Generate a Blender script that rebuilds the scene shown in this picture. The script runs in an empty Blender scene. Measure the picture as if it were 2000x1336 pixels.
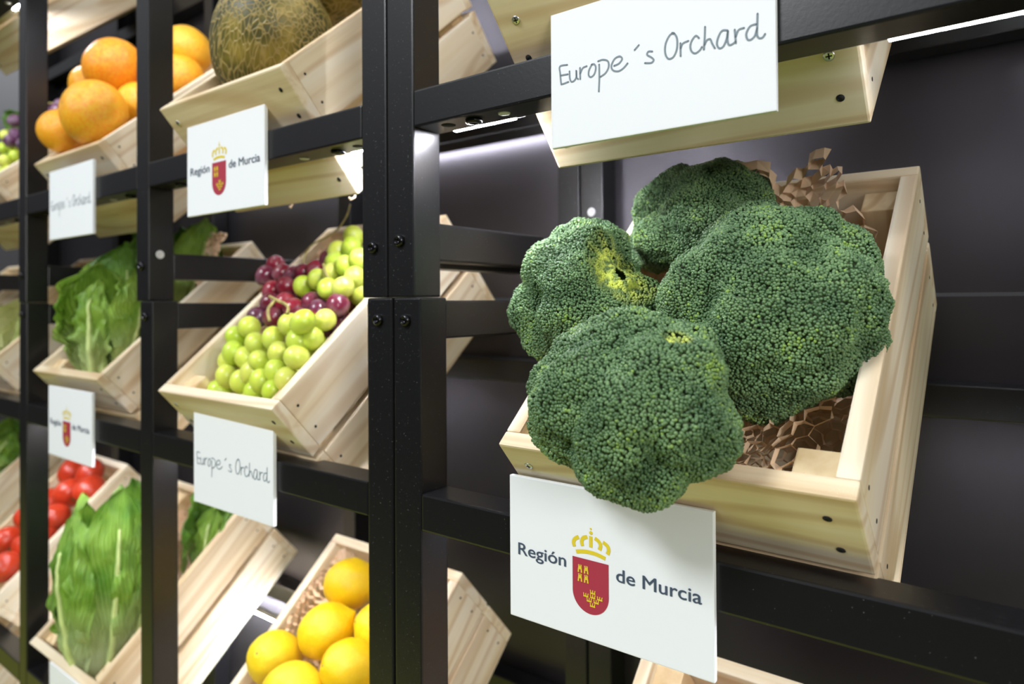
import bpy, bmesh, math, random
import numpy as np
from mathutils import Matrix, Vector, noise as mnoise

# ------------------------------------------------------------------ camera, light, exposure
K = 0.8                                    # the plan below is drawn in units of 0.8 m
Z0 = 1.5                                   # eye level in those units, floor is z = 0
scn = bpy.context.scene
COL = scn.collection

cam_d = bpy.data.cameras.new('camera')
cam = bpy.data.objects.new('camera', cam_d)
COL.objects.link(cam)
Rm = [[0.79699, 0.01012, 0.60390], [0.60395, -0.00309, -0.79701], [-0.00620, 0.99994, -0.00858]]
M = Matrix(Rm).to_4x4()
M.translation = Vector((0, -0.5, Z0)) * K
cam.matrix_world = M
cam_d.sensor_width = 36
cam_d.lens = 36 * 1333 / 2000
cam_d.shift_y = -88 / 2000
cam_d.clip_start = 0.02
cam_d.dof.use_dof = True
cam_d.dof.focus_distance = 0.575 * K
cam_d.dof.aperture_fstop = 5.6
scn.camera = cam

scn.view_settings.view_transform = 'Standard'
scn.view_settings.look = 'None'
scn.view_settings.gamma = 1
scn.view_settings.use_curve_mapping = False
scn.view_settings.exposure = 0.0

LED_POWER = 420.0
world = bpy.data.worlds.new('hall')
scn.world = world
world.use_nodes = True
wn = world.node_tree
bg = wn.nodes['Background']
tc = wn.nodes.new('ShaderNodeTexCoord')
sx = wn.nodes.new('ShaderNodeSeparateXYZ')
rp = wn.nodes.new('ShaderNodeValToRGB')
mp = wn.nodes.new('ShaderNodeMapRange')
mp.inputs[1].default_value = -1
mp.inputs[2].default_value = 1
wn.links.new(tc.outputs['Generated'], sx.inputs[0])
wn.links.new(sx.outputs[2], mp.inputs[0])
wn.links.new(mp.outputs[0], rp.inputs[0])
rp.color_ramp.elements[0].position = 0.45
rp.color_ramp.elements[0].color = (0.05, 0.05, 0.05, 1)
rp.color_ramp.elements[1].position = 0.74
rp.color_ramp.elements[1].color = (0.95, 0.98, 1.04, 1)
e = rp.color_ramp.elements.new(0.57)
e.color = (0.13, 0.13, 0.14, 1)
wn.links.new(rp.outputs[0], bg.inputs[0])
bg.inputs[1].default_value = 0.55


def area_light(name, loc, target, size, power, col=(1, 1, 1)):
    l = bpy.data.lights.new(name, 'AREA')
    l.shape = 'RECTANGLE'
    l.size, l.size_y = size[0] * K, size[1] * K
    l.energy = power * K * K
    l.color = col
    o = bpy.data.objects.new(name, l)
    COL.objects.link(o)
    o.location = Vector(loc) * K
    o.rotation_euler = (Vector(target) - Vector(loc)).to_track_quat('-Z', 'Y').to_euler()
    return o


area_light('hall_and_fill_lamp', (-1.4, -2.7, Z0 + 2.4), (-0.6, 0, Z0 - 0.2), (1.0, 0.8), 113, (0.95, 0.98, 1.0))  # overhead ceiling lamp of the hall
area_light('hall_and_fill_lamp', (3.0, -2.0, Z0 + 0.75), (0.0, 0, Z0 - 0.2), (1.2, 1.0), 72, (1.0, 0.98, 0.97))  # fill added low at the right to brighten the crates' right sides

# ------------------------------------------------------------------ materials


def new_mat(name):
    m = bpy.data.materials.new(name)
    m.use_nodes = True
    nt = m.node_tree
    return m, nt, nt.nodes['Principled BSDF']


def N_(nt, kind, **kw):
    n = nt.nodes.new('ShaderNode' + kind)
    for k, v in kw.items():
        if k.startswith('i_'):
            key = k[2:]
            n.inputs[int(key) if key.isdigit() else key.replace('_', ' ')].default_value = v
        else:
            setattr(n, k, v)
    return n


def ramp(nt, fac, stops):
    r = nt.nodes.new('ShaderNodeValToRGB')
    els = r.color_ramp.elements
    while len(els) < len(stops):
        els.new(0.5)
    for el, (p, c) in zip(els, stops):
        el.position = p
        el.color = (*c, 1)
    nt.links.new(fac, r.inputs[0])
    return r.outputs[0]


def mix(nt, fac, a, b, mode='MIX'):
    n = nt.nodes.new('ShaderNodeMix')
    n.data_type = 'RGBA'
    n.blend_type = mode
    for s, v in ((n.inputs[0], fac), (n.inputs[6], a), (n.inputs[7], b)):
        if isinstance(v, (int, float)):
            s.default_value = v
        elif isinstance(v, tuple):
            s.default_value = (*v, 1)
        else:
            nt.links.new(v, s)
    return n.outputs[2]


def plain(name, col, rough=0.5, metal=0.0, spec=0.5, bump=0.0, bscale=80, sss=0.0, sssr=(0.01, 0.01, 0.01), coat=0.0, var=0.0):
    m, nt, b = new_mat(name)
    b.inputs['Base Color'].default_value = (*col, 1)
    b.inputs['Roughness'].default_value = rough
    b.inputs['Metallic'].default_value = metal
    b.inputs['Specular IOR Level'].default_value = spec
    b.inputs['Coat Weight'].default_value = coat
    if sss:
        b.inputs['Subsurface Weight'].default_value = sss
        b.inputs['Subsurface Radius'].default_value = sssr
        b.inputs['Subsurface Scale'].default_value = 1.0
    if bump or var:
        t = N_(nt, 'TexCoord')
        n = N_(nt, 'TexNoise', i_Scale=bscale, i_Detail=3.0)
        nt.links.new(t.outputs['Object'], n.inputs['Vector'])
        if bump:
            bp = N_(nt, 'Bump', i_Strength=bump, i_Distance=0.002)
            nt.links.new(n.outputs[0], bp.inputs['Height'])
            nt.links.new(bp.outputs[0], b.inputs['Normal'])
        if var:
            c = ramp(nt, n.outputs[0], [(0.3, tuple(x * (1 - var) for x in col)), (0.7, tuple(min(1, x * (1 + var)) for x in col))])
            nt.links.new(c, b.inputs['Base Color'])
    return m


def wood_mat(name, stops, rings=0.5):
    m, nt, b = new_mat(name)
    t = N_(nt, 'TexCoord')
    oi = N_(nt, 'ObjectInfo')
    off = N_(nt, 'VectorMath', operation='SCALE')
    comb = N_(nt, 'CombineXYZ', i_0=3.1, i_1=7.7, i_2=5.3)
    nt.links.new(comb.outputs[0], off.inputs[0])
    nt.links.new(oi.outputs['Random'], off.inputs['Scale'])
    add = N_(nt, 'VectorMath', operation='ADD')
    nt.links.new(t.outputs['Object'], add.inputs[0])
    nt.links.new(off.outputs[0], add.inputs[1])
    mp1 = N_(nt, 'Mapping')
    mp1.inputs['Scale'].default_value = (1.6, 34, 34)
    nt.links.new(add.outputs[0], mp1.inputs[0])
    n1 = N_(nt, 'TexNoise', i_Scale=1.0, i_Detail=4.0, i_Roughness=0.6)
    nt.links.new(mp1.outputs[0], n1.inputs['Vector'])
    mp2 = N_(nt, 'Mapping')
    mp2.inputs['Scale'].default_value = (1.1, 11, 11)
    nt.links.new(add.outputs[0], mp2.inputs[0])
    n2 = N_(nt, 'TexNoise', i_Scale=1.0, i_Detail=1.0)
    nt.links.new(mp2.outputs[0], n2.inputs['Vector'])
    # growth rings: repeated bands of a slow noise field
    mul = N_(nt, 'Math', operation='MULTIPLY', i_1=58.0)
    nt.links.new(n2.outputs[0], mul.inputs[0])
    sn = N_(nt, 'Math', operation='SINE')
    nt.links.new(mul.outputs[0], sn.inputs[0])
    r1 = N_(nt, 'MapRange')
    r1.inputs[1].default_value = 0.35
    r1.inputs[2].default_value = 1.0
    nt.links.new(sn.outputs[0], r1.inputs[0])
    sc = N_(nt, 'Math', operation='MULTIPLY', i_1=rings)
    nt.links.new(r1.outputs[0], sc.inputs[0])
    base = ramp(nt, n1.outputs[0], stops)
    col = mix(nt, sc.outputs[0], base, (0.60, 0.40, 0.20))
    # faint tone per board
    tone = ramp(nt, oi.outputs['Random'], [(0, (0.93, 0.93, 0.93)), (1, (1.0, 1.0, 1.0))])
    col = mix(nt, 1.0, col, tone, 'MULTIPLY')
    nt.links.new(col, b.inputs['Base Color'])
    b.inputs['Roughness'].default_value = 0.6
    b.inputs['Specular IOR Level'].default_value = 0.3
    bp = N_(nt, 'Bump', i_Strength=0.12, i_Distance=0.001)
    nt.links.new(n1.outputs[0], bp.inputs['Height'])
    nt.links.new(bp.outputs[0], b.inputs['Normal'])
    return m


PINE = wood_mat('pine', [(0.30, (0.64, 0.46, 0.26)), (0.46, (0.84, 0.70, 0.47)), (0.60, (0.89, 0.79, 0.60))], 0.55)
ENDGRAIN = wood_mat('pine_block', [(0.3, (0.66, 0.47, 0.24)), (0.62, (0.86, 0.70, 0.44))], 0.8)


def black_mat():
    m, nt, b = new_mat('black_paint')
    b.inputs['Base Color'].default_value = (0.006, 0.006, 0.007, 1)
    b.inputs['Roughness'].default_value = 0.34
    b.inputs['Specular IOR Level'].default_value = 0.55
    t = N_(nt, 'TexCoord')
    n = N_(nt, 'TexNoise', i_Scale=420.0, i_Detail=2.0)
    nt.links.new(t.outputs['Object'], n.inputs['Vector'])
    bp = N_(nt, 'Bump', i_Strength=0.06, i_Distance=0.0006)
    nt.links.new(n.outputs[0], bp.inputs['Height'])
    nt.links.new(bp.outputs[0], b.inputs['Normal'])
    n2 = N_(nt, 'TexNoise', i_Scale=900.0, i_Detail=0.0)   # stray dust specks
    nt.links.new(t.outputs['Object'], n2.inputs['Vector'])
    c = ramp(nt, n2.outputs[0], [(0.80, (0.006, 0.006, 0.007)), (0.86, (0.10, 0.10, 0.10))])
    nt.links.new(c, b.inputs['Base Color'])
    return m


BLACK = black_mat()
PANEL = plain('panel_paint', (0.085, 0.080, 0.089), 0.43, metal=0.95)
BOLT = plain('black_oxide_steel', (0.03, 0.03, 0.033), 0.22, metal=0.9)
HOLE = plain('hole_shadow', (0.004, 0.004, 0.004), 0.9)
ZINC = plain('zinc_steel', (0.62, 0.64, 0.66), 0.3, metal=0.9)
CAPW = plain('white_plastic', (0.62, 0.62, 0.63), 0.5)
FOAM = plain('white_card', (0.86, 0.89, 0.92), 0.55, spec=0.3)
INK = plain('grey_marker_ink', (0.19, 0.25, 0.29), 0.6)
SLATE = plain('slate_print', (0.12, 0.165, 0.235), 0.6)
CRIMSON = plain('crimson_print', (0.40, 0.035, 0.065), 0.55)
GOLD = plain('yellow_print', (0.76, 0.60, 0.03), 0.55)
KRAFT = plain('kraft_paper', (0.80, 0.59, 0.39), 0.8, spec=0.2, var=0.18, bscale=25)
ALU = plain('led_housing', (0.25, 0.25, 0.26), 0.4, metal=0.6)


def floor_mat():
    # olive-green carpet strip, shaped to bounce light onto the planks; dark hall floor elsewhere
    m, nt, b = new_mat('stand_carpet_and_hall_floor')
    t = N_(nt, 'TexCoord')
    s = N_(nt, 'SeparateXYZ')
    nt.links.new(t.outputs['Object'], s.inputs[0])
    n = N_(nt, 'TexNoise', i_Scale=400.0, i_Detail=2.0)
    nt.links.new(t.outputs['Object'], n.inputs['Vector'])
    g = ramp(nt, n.outputs[0], [(0.3, (0.40, 0.42, 0.06)), (0.7, (0.56, 0.57, 0.09))])
    gt = N_(nt, 'Math', operation='COMPARE', i_1=-0.56, i_2=0.54)
    nt.links.new(s.outputs[1], gt.inputs[0])
    nt.links.new(mix(nt, gt.outputs[0], (0.03, 0.03, 0.032), g), b.inputs['Base Color'])
    b.inputs['Roughness'].default_value = 0.95
    b.inputs['Specular IOR Level'].default_value = 0.1
    return m


CARPET = floor_mat()


def led_mat(power):
    m, nt, b = new_mat('led_diffuser')
    b.inputs['Base Color'].default_value = (0.9, 0.9, 0.9, 1)
    b.inputs['Emission Color'].default_value = (0.90, 0.91, 1.0, 1)
    b.inputs['Emission Strength'].default_value = power
    return m


LEDM = led_mat(LED_POWER)
LEDDIM = led_mat(LED_POWER * 0.16)       # far-right strip turned down to lower the glow on the back panel
LEDHI = led_mat(LED_POWER * 1.9)  # turned up for more glow on the left part of the panel
LEDREAR = led_mat(LED_POWER * 0.14)  # rear strips assumed; power kept low to soften the panel glow
LEDLOW = led_mat(LED_POWER * 2.4)  # turned up to overexpose the crate side next to it
LEDHALF = led_mat(LED_POWER * 0.30)  # turned down so the lowest row does not burn out
LEDNEAR = led_mat(LED_POWER * 0.22)  # turned down to keep the near back panel dark

# ------------------------------------------------------------------ object helpers


def link(name, me, mat, parent=None, loc=None, rot=None):
    o = bpy.data.objects.new(name, me)
    COL.objects.link(o)
    if mat is not None and not me.materials:
        me.materials.append(mat)
    if parent is not None:
        o.parent = parent
    if loc is not None:
        o.location = loc
    if rot is not None:
        o.rotation_euler = rot
    return o


def empty(name, label, cat, loc=(0, 0, 0), rot=(0, 0, 0), group=None):
    o = bpy.data.objects.new(name, None)
    o.empty_display_size = 0.05
    COL.objects.link(o)
    o.location = loc
    o.rotation_euler = rot
    tag(o, label, cat, group)
    return o


def tag(o, label, cat, group=None):
    o['label'] = label
    o['category'] = cat
    if group:
        o['group'] = group
    return o


def from_bm(bm, name, smooth=False):
    me = bpy.data.meshes.new(name)
    bm.to_mesh(me)
    bm.free()
    if smooth:
        me.polygons.foreach_set('use_smooth', [True] * len(me.polygons))
    return me


def box_mesh(name, boxes, bevel=0.0, seg=2):
    """boxes: list of (x0,x1,y0,y1,z0,z1)"""
    bm = bmesh.new()
    for x0, x1, y0, y1, z0, z1 in boxes:
        v = [bm.verts.new(p) for p in ((x0, y0, z0), (x1, y0, z0), (x1, y1, z0), (x0, y1, z0), (x0, y0, z1), (x1, y0, z1), (x1, y1, z1), (x0, y1, z1))]
        for f in ((0, 3, 2, 1), (4, 5, 6, 7), (0, 1, 5, 4), (1, 2, 6, 5), (2, 3, 7, 6), (3, 0, 4, 7)):
            bm.faces.new([v[i] for i in f])
    if bevel:
        bmesh.ops.bevel(bm, geom=bm.edges[:], offset=bevel, segments=seg, affect='EDGES', profile=0.6)
    return from_bm(bm, name)


def lathe_mesh(name, prof, n=24, axis='z', smooth=True):
    """prof: (radius, height) pairs; closed at the ends when radius = 0"""
    vs, fs, rings = [], [], []
    for r, h in prof:
        if r < 1e-6:
            rings.append([len(vs)])
            vs.append((0, 0, h))
        else:
            st = len(vs)
            for i in range(n):
                a = 2 * math.pi * i / n
                vs.append((r * math.cos(a), r * math.sin(a), h))
            rings.append(list(range(st, st + n)))
    for a, b in zip(rings, rings[1:]):
        for i in range(n):
            j = (i + 1) % n
            if len(a) == 1 and len(b) == 1:
                continue
            if len(a) == 1:
                fs.append((a[0], b[j], b[i]))
            elif len(b) == 1:
                fs.append((a[i], a[j], b[0]))
            else:
                fs.append((a[i], a[j], b[j], b[i]))
    if axis == 'y':      # axis points towards -y
        vs = [(x, -z, y) for x, y, z in vs]
    me = bpy.data.meshes.new(name)
    me.from_pydata(vs, [], fs)
    if smooth:
        me.polygons.foreach_set('use_smooth', [True] * len(me.polygons))
    return me


def np_mesh(name, verts, quads=None, tris=None, smooth=True):
    me = bpy.data.meshes.new(name)
    verts = np.asarray(verts, np.float32)
    nq = 0 if quads is None else len(quads)
    ntr = 0 if tris is None else len(tris)
    me.vertices.add(len(verts))
    me.vertices.foreach_set('co', verts.ravel())
    loops = []
    if nq:
        loops.append(np.asarray(quads, np.int32).ravel())
    if ntr:
        loops.append(np.asarray(tris, np.int32).ravel())
    li = np.concatenate(loops)
    me.loops.add(len(li))
    me.loops.foreach_set('vertex_index', li)
    me.polygons.add(nq + ntr)
    st = np.concatenate([np.arange(nq) * 4, nq * 4 + np.arange(ntr) * 3]).astype(np.int32)
    me.polygons.foreach_set('loop_start', st)
    me.update(calc_edges=True)
    me.validate()
    if smooth:
        me.polygons.foreach_set('use_smooth', np.ones(nq + ntr, bool))
    return me


def set_attr(me, name, vals):
    a = me.attributes.new(name, 'FLOAT', 'POINT')
    a.data.foreach_set('value', np.asarray(vals, np.float32))


def copy_tree(o, parent=None):
    c = o.copy()
    COL.objects.link(c)
    c.parent = parent
    for ch in list(o.children):
        copy_tree(ch, c)
    return c


def catmull(pts, n=6):
    pts = [Vector(p) for p in pts]
    out = []
    for i in range(len(pts) - 1):
        p0, p1, p2, p3 = pts[max(i - 1, 0)], pts[i], pts[i + 1], pts[min(i + 2, len(pts) - 1)]
        for k in range(n):
            t = k / n
            out.append(0.5 * ((2 * p1) + (p2 - p0) * t + (2 * p0 - 5 * p1 + 4 * p2 - p3) * t * t + (3 * p1 - p0 - 3 * p2 + p3) * t ** 3))
    out.append(pts[-1])
    return out


def tube_data(pts, rads, n=8):
    """verts, faces of a capped tube through pts"""
    vs, fs = [], []
    pts = [Vector(p) for p in pts]
    if not isinstance(rads, (list, tuple)):
        rads = [rads] * len(pts)
    up = Vector((0.31, 0.17, 0.93))
    for i, p in enumerate(pts):
        d = (pts[min(i + 1, len(pts) - 1)] - pts[max(i - 1, 0)]).normalized()
        s = d.cross(up).normalized()
        u = s.cross(d)
        for k in range(n):
            a = 2 * math.pi * k / n
            vs.append(tuple(p + (s * math.cos(a) + u * math.sin(a)) * rads[i]))
    for i in range(len(pts) - 1):
        for k in range(n):
            k2 = (k + 1) % n
            fs.append((i * n + k, i * n + k2, (i + 1) * n + k2, (i + 1) * n + k))
    fs.append(tuple(range(n))[::-1])
    fs.append(tuple(range((len(pts) - 1) * n, len(pts) * n)))
    return vs, fs


def tubes_mesh(name, paths, n=8, smooth=True):
    V_, F_ = [], []
    for pts, r in paths:
        v, f = tube_data(pts, r, n)
        o = len(V_)
        V_ += v
        F_ += [tuple(i + o for i in q) for q in f]
    me = bpy.data.meshes.new(name)
    me.from_pydata(V_, [], F_)
    if smooth:
        me.polygons.foreach_set('use_smooth', [True] * len(me.polygons))
    return me


# ------------------------------------------------------------------ the setting
fl = link('floor', box_mesh('floor', [(-7, 5, -6, 4, -0.05, 0)]), CARPET)
fl['kind'] = 'structure'

# ------------------------------------------------------------------ the black steel rack
YR = 0.393                      # front face of the rear posts
T = 0.040
RAIL_U, RAIL_L, RAIL_B, RAIL_T, RAIL_C = Z0 + 0.220, Z0 - 0.1945, Z0 - 0.722, Z0 + 0.70, Z0 - 1.25
SEAM = Z0 + 0.0065

bolt_me = lathe_mesh('bolt', [(0.0, 0.0), (0.0068, 0.0), (0.0068, 0.0018), (0.0058, 0.0040), (0.0040, 0.0050), (0.0030, 0.0050), (0.0026, 0.0018), (0.0, 0.0018)], 20, 'y')
bolt_me.materials.append(BOLT)
cap_me = lathe_mesh('cover_cap', [(0.0, 0.0), (0.0066, 0.0), (0.0066, 0.0006), (0.0060, 0.0010), (0.0016, 0.0010), (0.0014, 0.0003), (0.0, 0.0003)], 20, 'y')
cap_me.materials.append(CAPW)
screwdn_me = lathe_mesh('rail_screw', [(0.0, 0.0), (0.0062, 0.0), (0.0056, -0.0014), (0.002, -0.0016), (0.0, -0.0008)], 18)
screwdn_me.materials.append(CAPW)
holedn_me = lathe_mesh('drill_hole', [(0.0, 0.0), (0.0075, 0.0), (0.0075, -0.0003), (0.0, -0.0003)], 18)
holedn_me.materials.append(HOLE)
boltdn_me = lathe_mesh('rail_bolt', [(0.0, 0.0), (0.0088, 0.0), (0.0080, -0.0035), (0.004, -0.0045), (0.003, -0.002), (0.0, -0.002)], 18)
boltdn_me.materials.append(BOLT)


def frame_unit(label, posts, panels, z0, z1, rails, bar_top, upper):
    """posts: x0 of each post; rails: top z of each front rail; bar_top: top z of the depth bars"""
    root = empty('rack_frame', label, 'rack', ((posts[0] + posts[-1] + T) / 2, 0, z0), group='black steel display rack frames')
    ox, oz = root.location.x, z0

    def bx(name, boxes, bev=0.0022, mat=BLACK):
        x0 = (min(b[0] for b in boxes) + max(b[1] for b in boxes)) / 2
        y0 = (min(b[2] for b in boxes) + max(b[3] for b in boxes)) / 2
        zz = (min(b[4] for b in boxes) + max(b[5] for b in boxes)) / 2
        me = box_mesh(name, [(b[0] - x0, b[1] - x0, b[2] - y0, b[3] - y0, b[4] - zz, b[5] - zz) for b in boxes], bev)
        return link(name, me, mat, root, (x0 - ox, y0, zz - oz))

    for px in posts:
        bx('front_post', [(px + 0.0004, px + T - 0.0004, 0, T, z0, z1)])
        bx('rear_post', [(px + 0.0004, px + T - 0.0004, YR, YR + T, z0, z1)])
        hz = bar_top - (bar_top - (SEAM if upper else bar_top - 0.041)) * 0.0 - 0.0205
        bx('depth_bar', [(px + 0.003, px + T - 0.003, T, YR, bar_top - 0.041, bar_top)])
        link('bolt', bolt_me, None, root, (px + T / 2 - 0.001 - ox, 0, hz - oz))
    for a, b in zip(posts, posts[1:]):
        if b - a < 0.1:
            continue
        for rt in rails:
            bx('front_rail', [(a + T, b, 0.0, 0.039, rt - 0.038, rt)])
            bx('rear_rail', [(a + T, b, YR, YR + 0.036, rt + 0.064, rt + 0.1015)])
            zb = rt - 0.038 - oz
            for dx, me in ((0.034, holedn_me), (0.068, boltdn_me), (0.106, screwdn_me)):
                link(me.name, me, None, root, (a + T + dx - ox, 0.016, zb))
            for dx, me in ((0.030, holedn_me), (0.068, boltdn_me), (0.133, screwdn_me)):
                link(me.name, me, None, root, (b - dx - ox, 0.022, zb))
    for a, b in panels:
        bx('back_panel', [(a, b, YR + T + 0.001, YR + T + 0.007, z0 + 0.002, z1 - 0.002)], 0.0, PANEL)
    return root


RX = 0.20                       # right-hand post of the near bay, just beyond the picture
upR = frame_unit('upper black rack frame over the broccoli crate, right of the post seam', [-0.545, RX], [(-0.545, RX + T)], SEAM, Z0 + 0.98, [RAIL_U, RAIL_T], Z0 + 0.0865, True)
loR = frame_unit('lower black rack frame carrying the broccoli crate, right of the post seam', [-0.5365, RX], [(-0.5365, RX + T)], 0, SEAM - 0.0004, [RAIL_B, RAIL_L], Z0 + 0.003, False)
upL = frame_unit('upper black rack frame carrying the melon and grapefruit crates', [-2.70, -2.16, -1.638, -1.122, -0.586], [(-2.70, -2.16), (-2.16, -1.62), (-1.62, -1.1), (-1.1, -0.546)], SEAM, Z0 + 0.98, [RAIL_U, RAIL_T], Z0 + 0.0815, True)
loL = frame_unit('lower black rack frame carrying the grape, lemon and lettuce crates', [-2.70, -2.16, -1.634, -1.110, -0.5785], [(-2.70, -2.16), (-2.16, -1.62), (-1.62, -1.1), (-1.1, -0.538)], 0, SEAM - 0.0004, [RAIL_C, RAIL_B, RAIL_L], Z0 + 0.003, False)
# white cover caps on the uprights
o = link('cover_cap', cap_me, None, upR, (-0.525 - upR.location.x, YR, Z0 + 0.136 - SEAM))
o = link('cover_cap', cap_me, None, upL, (-1.1224 + T - upL.location.x, 0.018, Z0 + 0.0788 - SEAM), (0, 0, math.pi / 2))

# LED strips on the rear edge of the rails


def led_strip(label, x0, x1, y, z, mat=None):
    r = empty('led_strip', label, 'light', ((x0 + x1) / 2, y, z), group='white LED light strips on the rack')
    h = (x1 - x0) / 2
    link('housing', box_mesh('housing', [(-h, h, 0.0, 0.0175, 0.0055, 0.0075), (-h, h, 0.0, 0.003, 0.0036, 0.0145)], 0.0006), ALU, r)
    link('diffuser', box_mesh('diffuser', [(-h + 0.002, h - 0.002, 0.0, 0.0045, 0.0, 0.0035)], 0.0006), mat or LEDM, r)
    return r


for (a, b, c0, c1, nm) in ((-0.488, .03, -.402, -.080, ('above the broccoli', 'under the rail below the broccoli', 'over the near upper crate')),
                           (-1.082, -0.587, -1.005, -.655, ('above the grape crate', 'above the lemon crate', 'over the melon crate')),
                           (-1.598, -1.123, -1.572, -1.245, ('above the upright lettuce crate', 'above the lowest lettuce crate', 'over the grapefruit crate')),
                           (-2.12, -1.639, -2.118, -1.805, ('above the pale cabbage crate', 'above the tomato crate', 'over the mixed grapes at far left'))):
    for z, n in ((RAIL_U - 0.041, nm[0]), (RAIL_L - 0.041, nm[1]), (RAIL_T - 0.041, nm[2])):
        if z == RAIL_L - 0.041:               # unbroken under the lower rails
            led_strip('white LED strip ' + n, a + 0.001, b - 0.001, 0.0395, z + 0.0033, LEDNEAR if c1 == -.080 else LEDHALF)
            continue
        for p, q, sd in ((a, c0, 'left'), (c1, b, 'right')):
            if z == RAIL_U - 0.041 and c1 < -.08 and not (c1 == -.655 and sd == 'right'):
                continue            # no lit strip shows there
            if q - p > 0.03:
                led_strip('white LED strip %s, %s of the hanging crate' % (n, sd), p + 0.001, q - 0.001, 0.0395, z + 0.0033, LEDDIM if c1 == -.080 and sd == 'right' else LEDHI if z == RAIL_U - 0.041 else None)
for x0_, x1_, n in ((-.475, -.19, 'behind the crate above the broccoli'), (-1.07, -.60, 'behind the melon crate'), (-1.58, -1.14, 'behind the grapefruit crate')):
    r_ = led_strip('shielded white LED strip under the rear rail ' + n, x0_, x1_, 0.408, RAIL_U + 0.0575, LEDREAR)
    h_ = (x1_ - x0_) / 2
    link('shield_lip', box_mesh('shield_lip', [(-h_, h_, -0.0150, -0.0132, -0.0095, 0.0064)], 0.0004), BLACK, r_)
led_strip('thin white LED strip at the back, low behind the lemon crate', -1.60, -1.09, 0.375, Z0 - 0.693, LEDLOW)

# ------------------------------------------------------------------ pine crates
W, L, H, TH = 0.2904, 0.3898, 0.1802, 0.7176
TB = 0.0155
CR = {'U1': (-.387, -.026, .274), 'L1': (-.3776, -.0238, -.1254), 'B1': (-.372, -.032, -.660), 'U2': (-.988, -.0286, .279),
      'L2': (-.9945, -.0285, -.1225), 'B2': (-.958, -.0367, -.652), 'U3': (-1.557, 0, .277), 'L3': (-1.5562, -.002, -.1265),
      'B3': (-1.569, -.004, -.660), 'U4': (-2.12, 0, .279), 'L4': (-2.12, 0, -.127), 'B4': (-2.12, 0, -.66),
      'T4': (-2.12, 0, .735), 'L5': (-2.69, 0, -.127), 'B5': (-2.69, 0, -.66), 'C5': (-2.69, 0, -1.19)}
YAW = {'L1': -0.0151, 'L2': -0.027}
CRC = dict(CR)
CRC['L1'] = (-.3825, -.024, -.1265)      # contents were laid out in an unturned frame
CRC['L2'] = (-.990, -.032, -.1225)
cs, sn_ = math.cos(TH), math.sin(TH)
VV, NN = Vector((0, cs, sn_)), Vector((0, -sn_, cs))


def cw(c, x, v, w):
    """point in a crate (across, up the slope, out of the opening) -> place in the rack"""
    A = CRC[c]
    return Vector((A[0] + x, A[1], A[2] + Z0)) + VV * v + NN * w


TILT = Matrix.Rotation(TH, 4, 'X')

plank_n = box_mesh('plank', [(-W / 2, W / 2, -TB / 2, TB / 2, -0.0435, 0.0435)], 0.0022)
LS = L - 2 * TB
plank_s = box_mesh('plank', [(-LS / 2, LS / 2, -TB / 2, TB / 2, -0.0425, 0.0425)], 0.0022)
base_me = box_mesh('base_board', [(-(L - 2 * TB) / 2, (L - 2 * TB) / 2, -(W - 2 * TB) / 2, (W - 2 * TB) / 2, -0.004, 0.004)])
block_me = box_mesh('corner_block', [(-0.077, 0.077, -0.0155, 0.0155, -0.017, 0.017)], 0.0015)
for m_ in (plank_n, plank_s, base_me):
    m_.materials.append(PINE)
block_me.materials.append(ENDGRAIN)


def screw_mesh():
    me = lathe_mesh('screw', [(0.0, 0.0), (0.0040, 0.0), (0.0042, 0.0005), (0.0032, 0.0009), (0.0, 0.0009)], 16, 'y')
    bm = bmesh.new()
    bm.from_mesh(me)
    bpy.data.meshes.remove(me)
    for f in bm.faces:
        f.material_index = 0
    for sx_, sz_ in ((0.0024, 0.0006), (0.0006, 0.0024)):          # cross slot
        v = [bm.verts.new((x, -0.00098, z)) for x, z in ((-sx_, -sz_), (sx_, -sz_), (sx_, sz_), (-sx_, sz_))]
        f = bm.faces.new(v)
        f.material_index = 1
    r = from_bm(bm, 'screw')
    r.materials.append(ZINC)
    r.materials.append(HOLE)
    return r


screw_me = screw_mesh()
nail_me = lathe_mesh('nail_hole', [(0.0, 0.0), (0.0030, 0.0), (0.0032, 0.0003), (0.0, 0.0003)], 12, 'y')
nail_me.materials.append(HOLE)
nailx_me = lathe_mesh('nail_hole', [(0.0, 0.0), (0.0018, 0.0), (0.0018, 0.0003), (0.0, 0.0003)], 12, 'y')
nailx_me.materials.append(HOLE)


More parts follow.
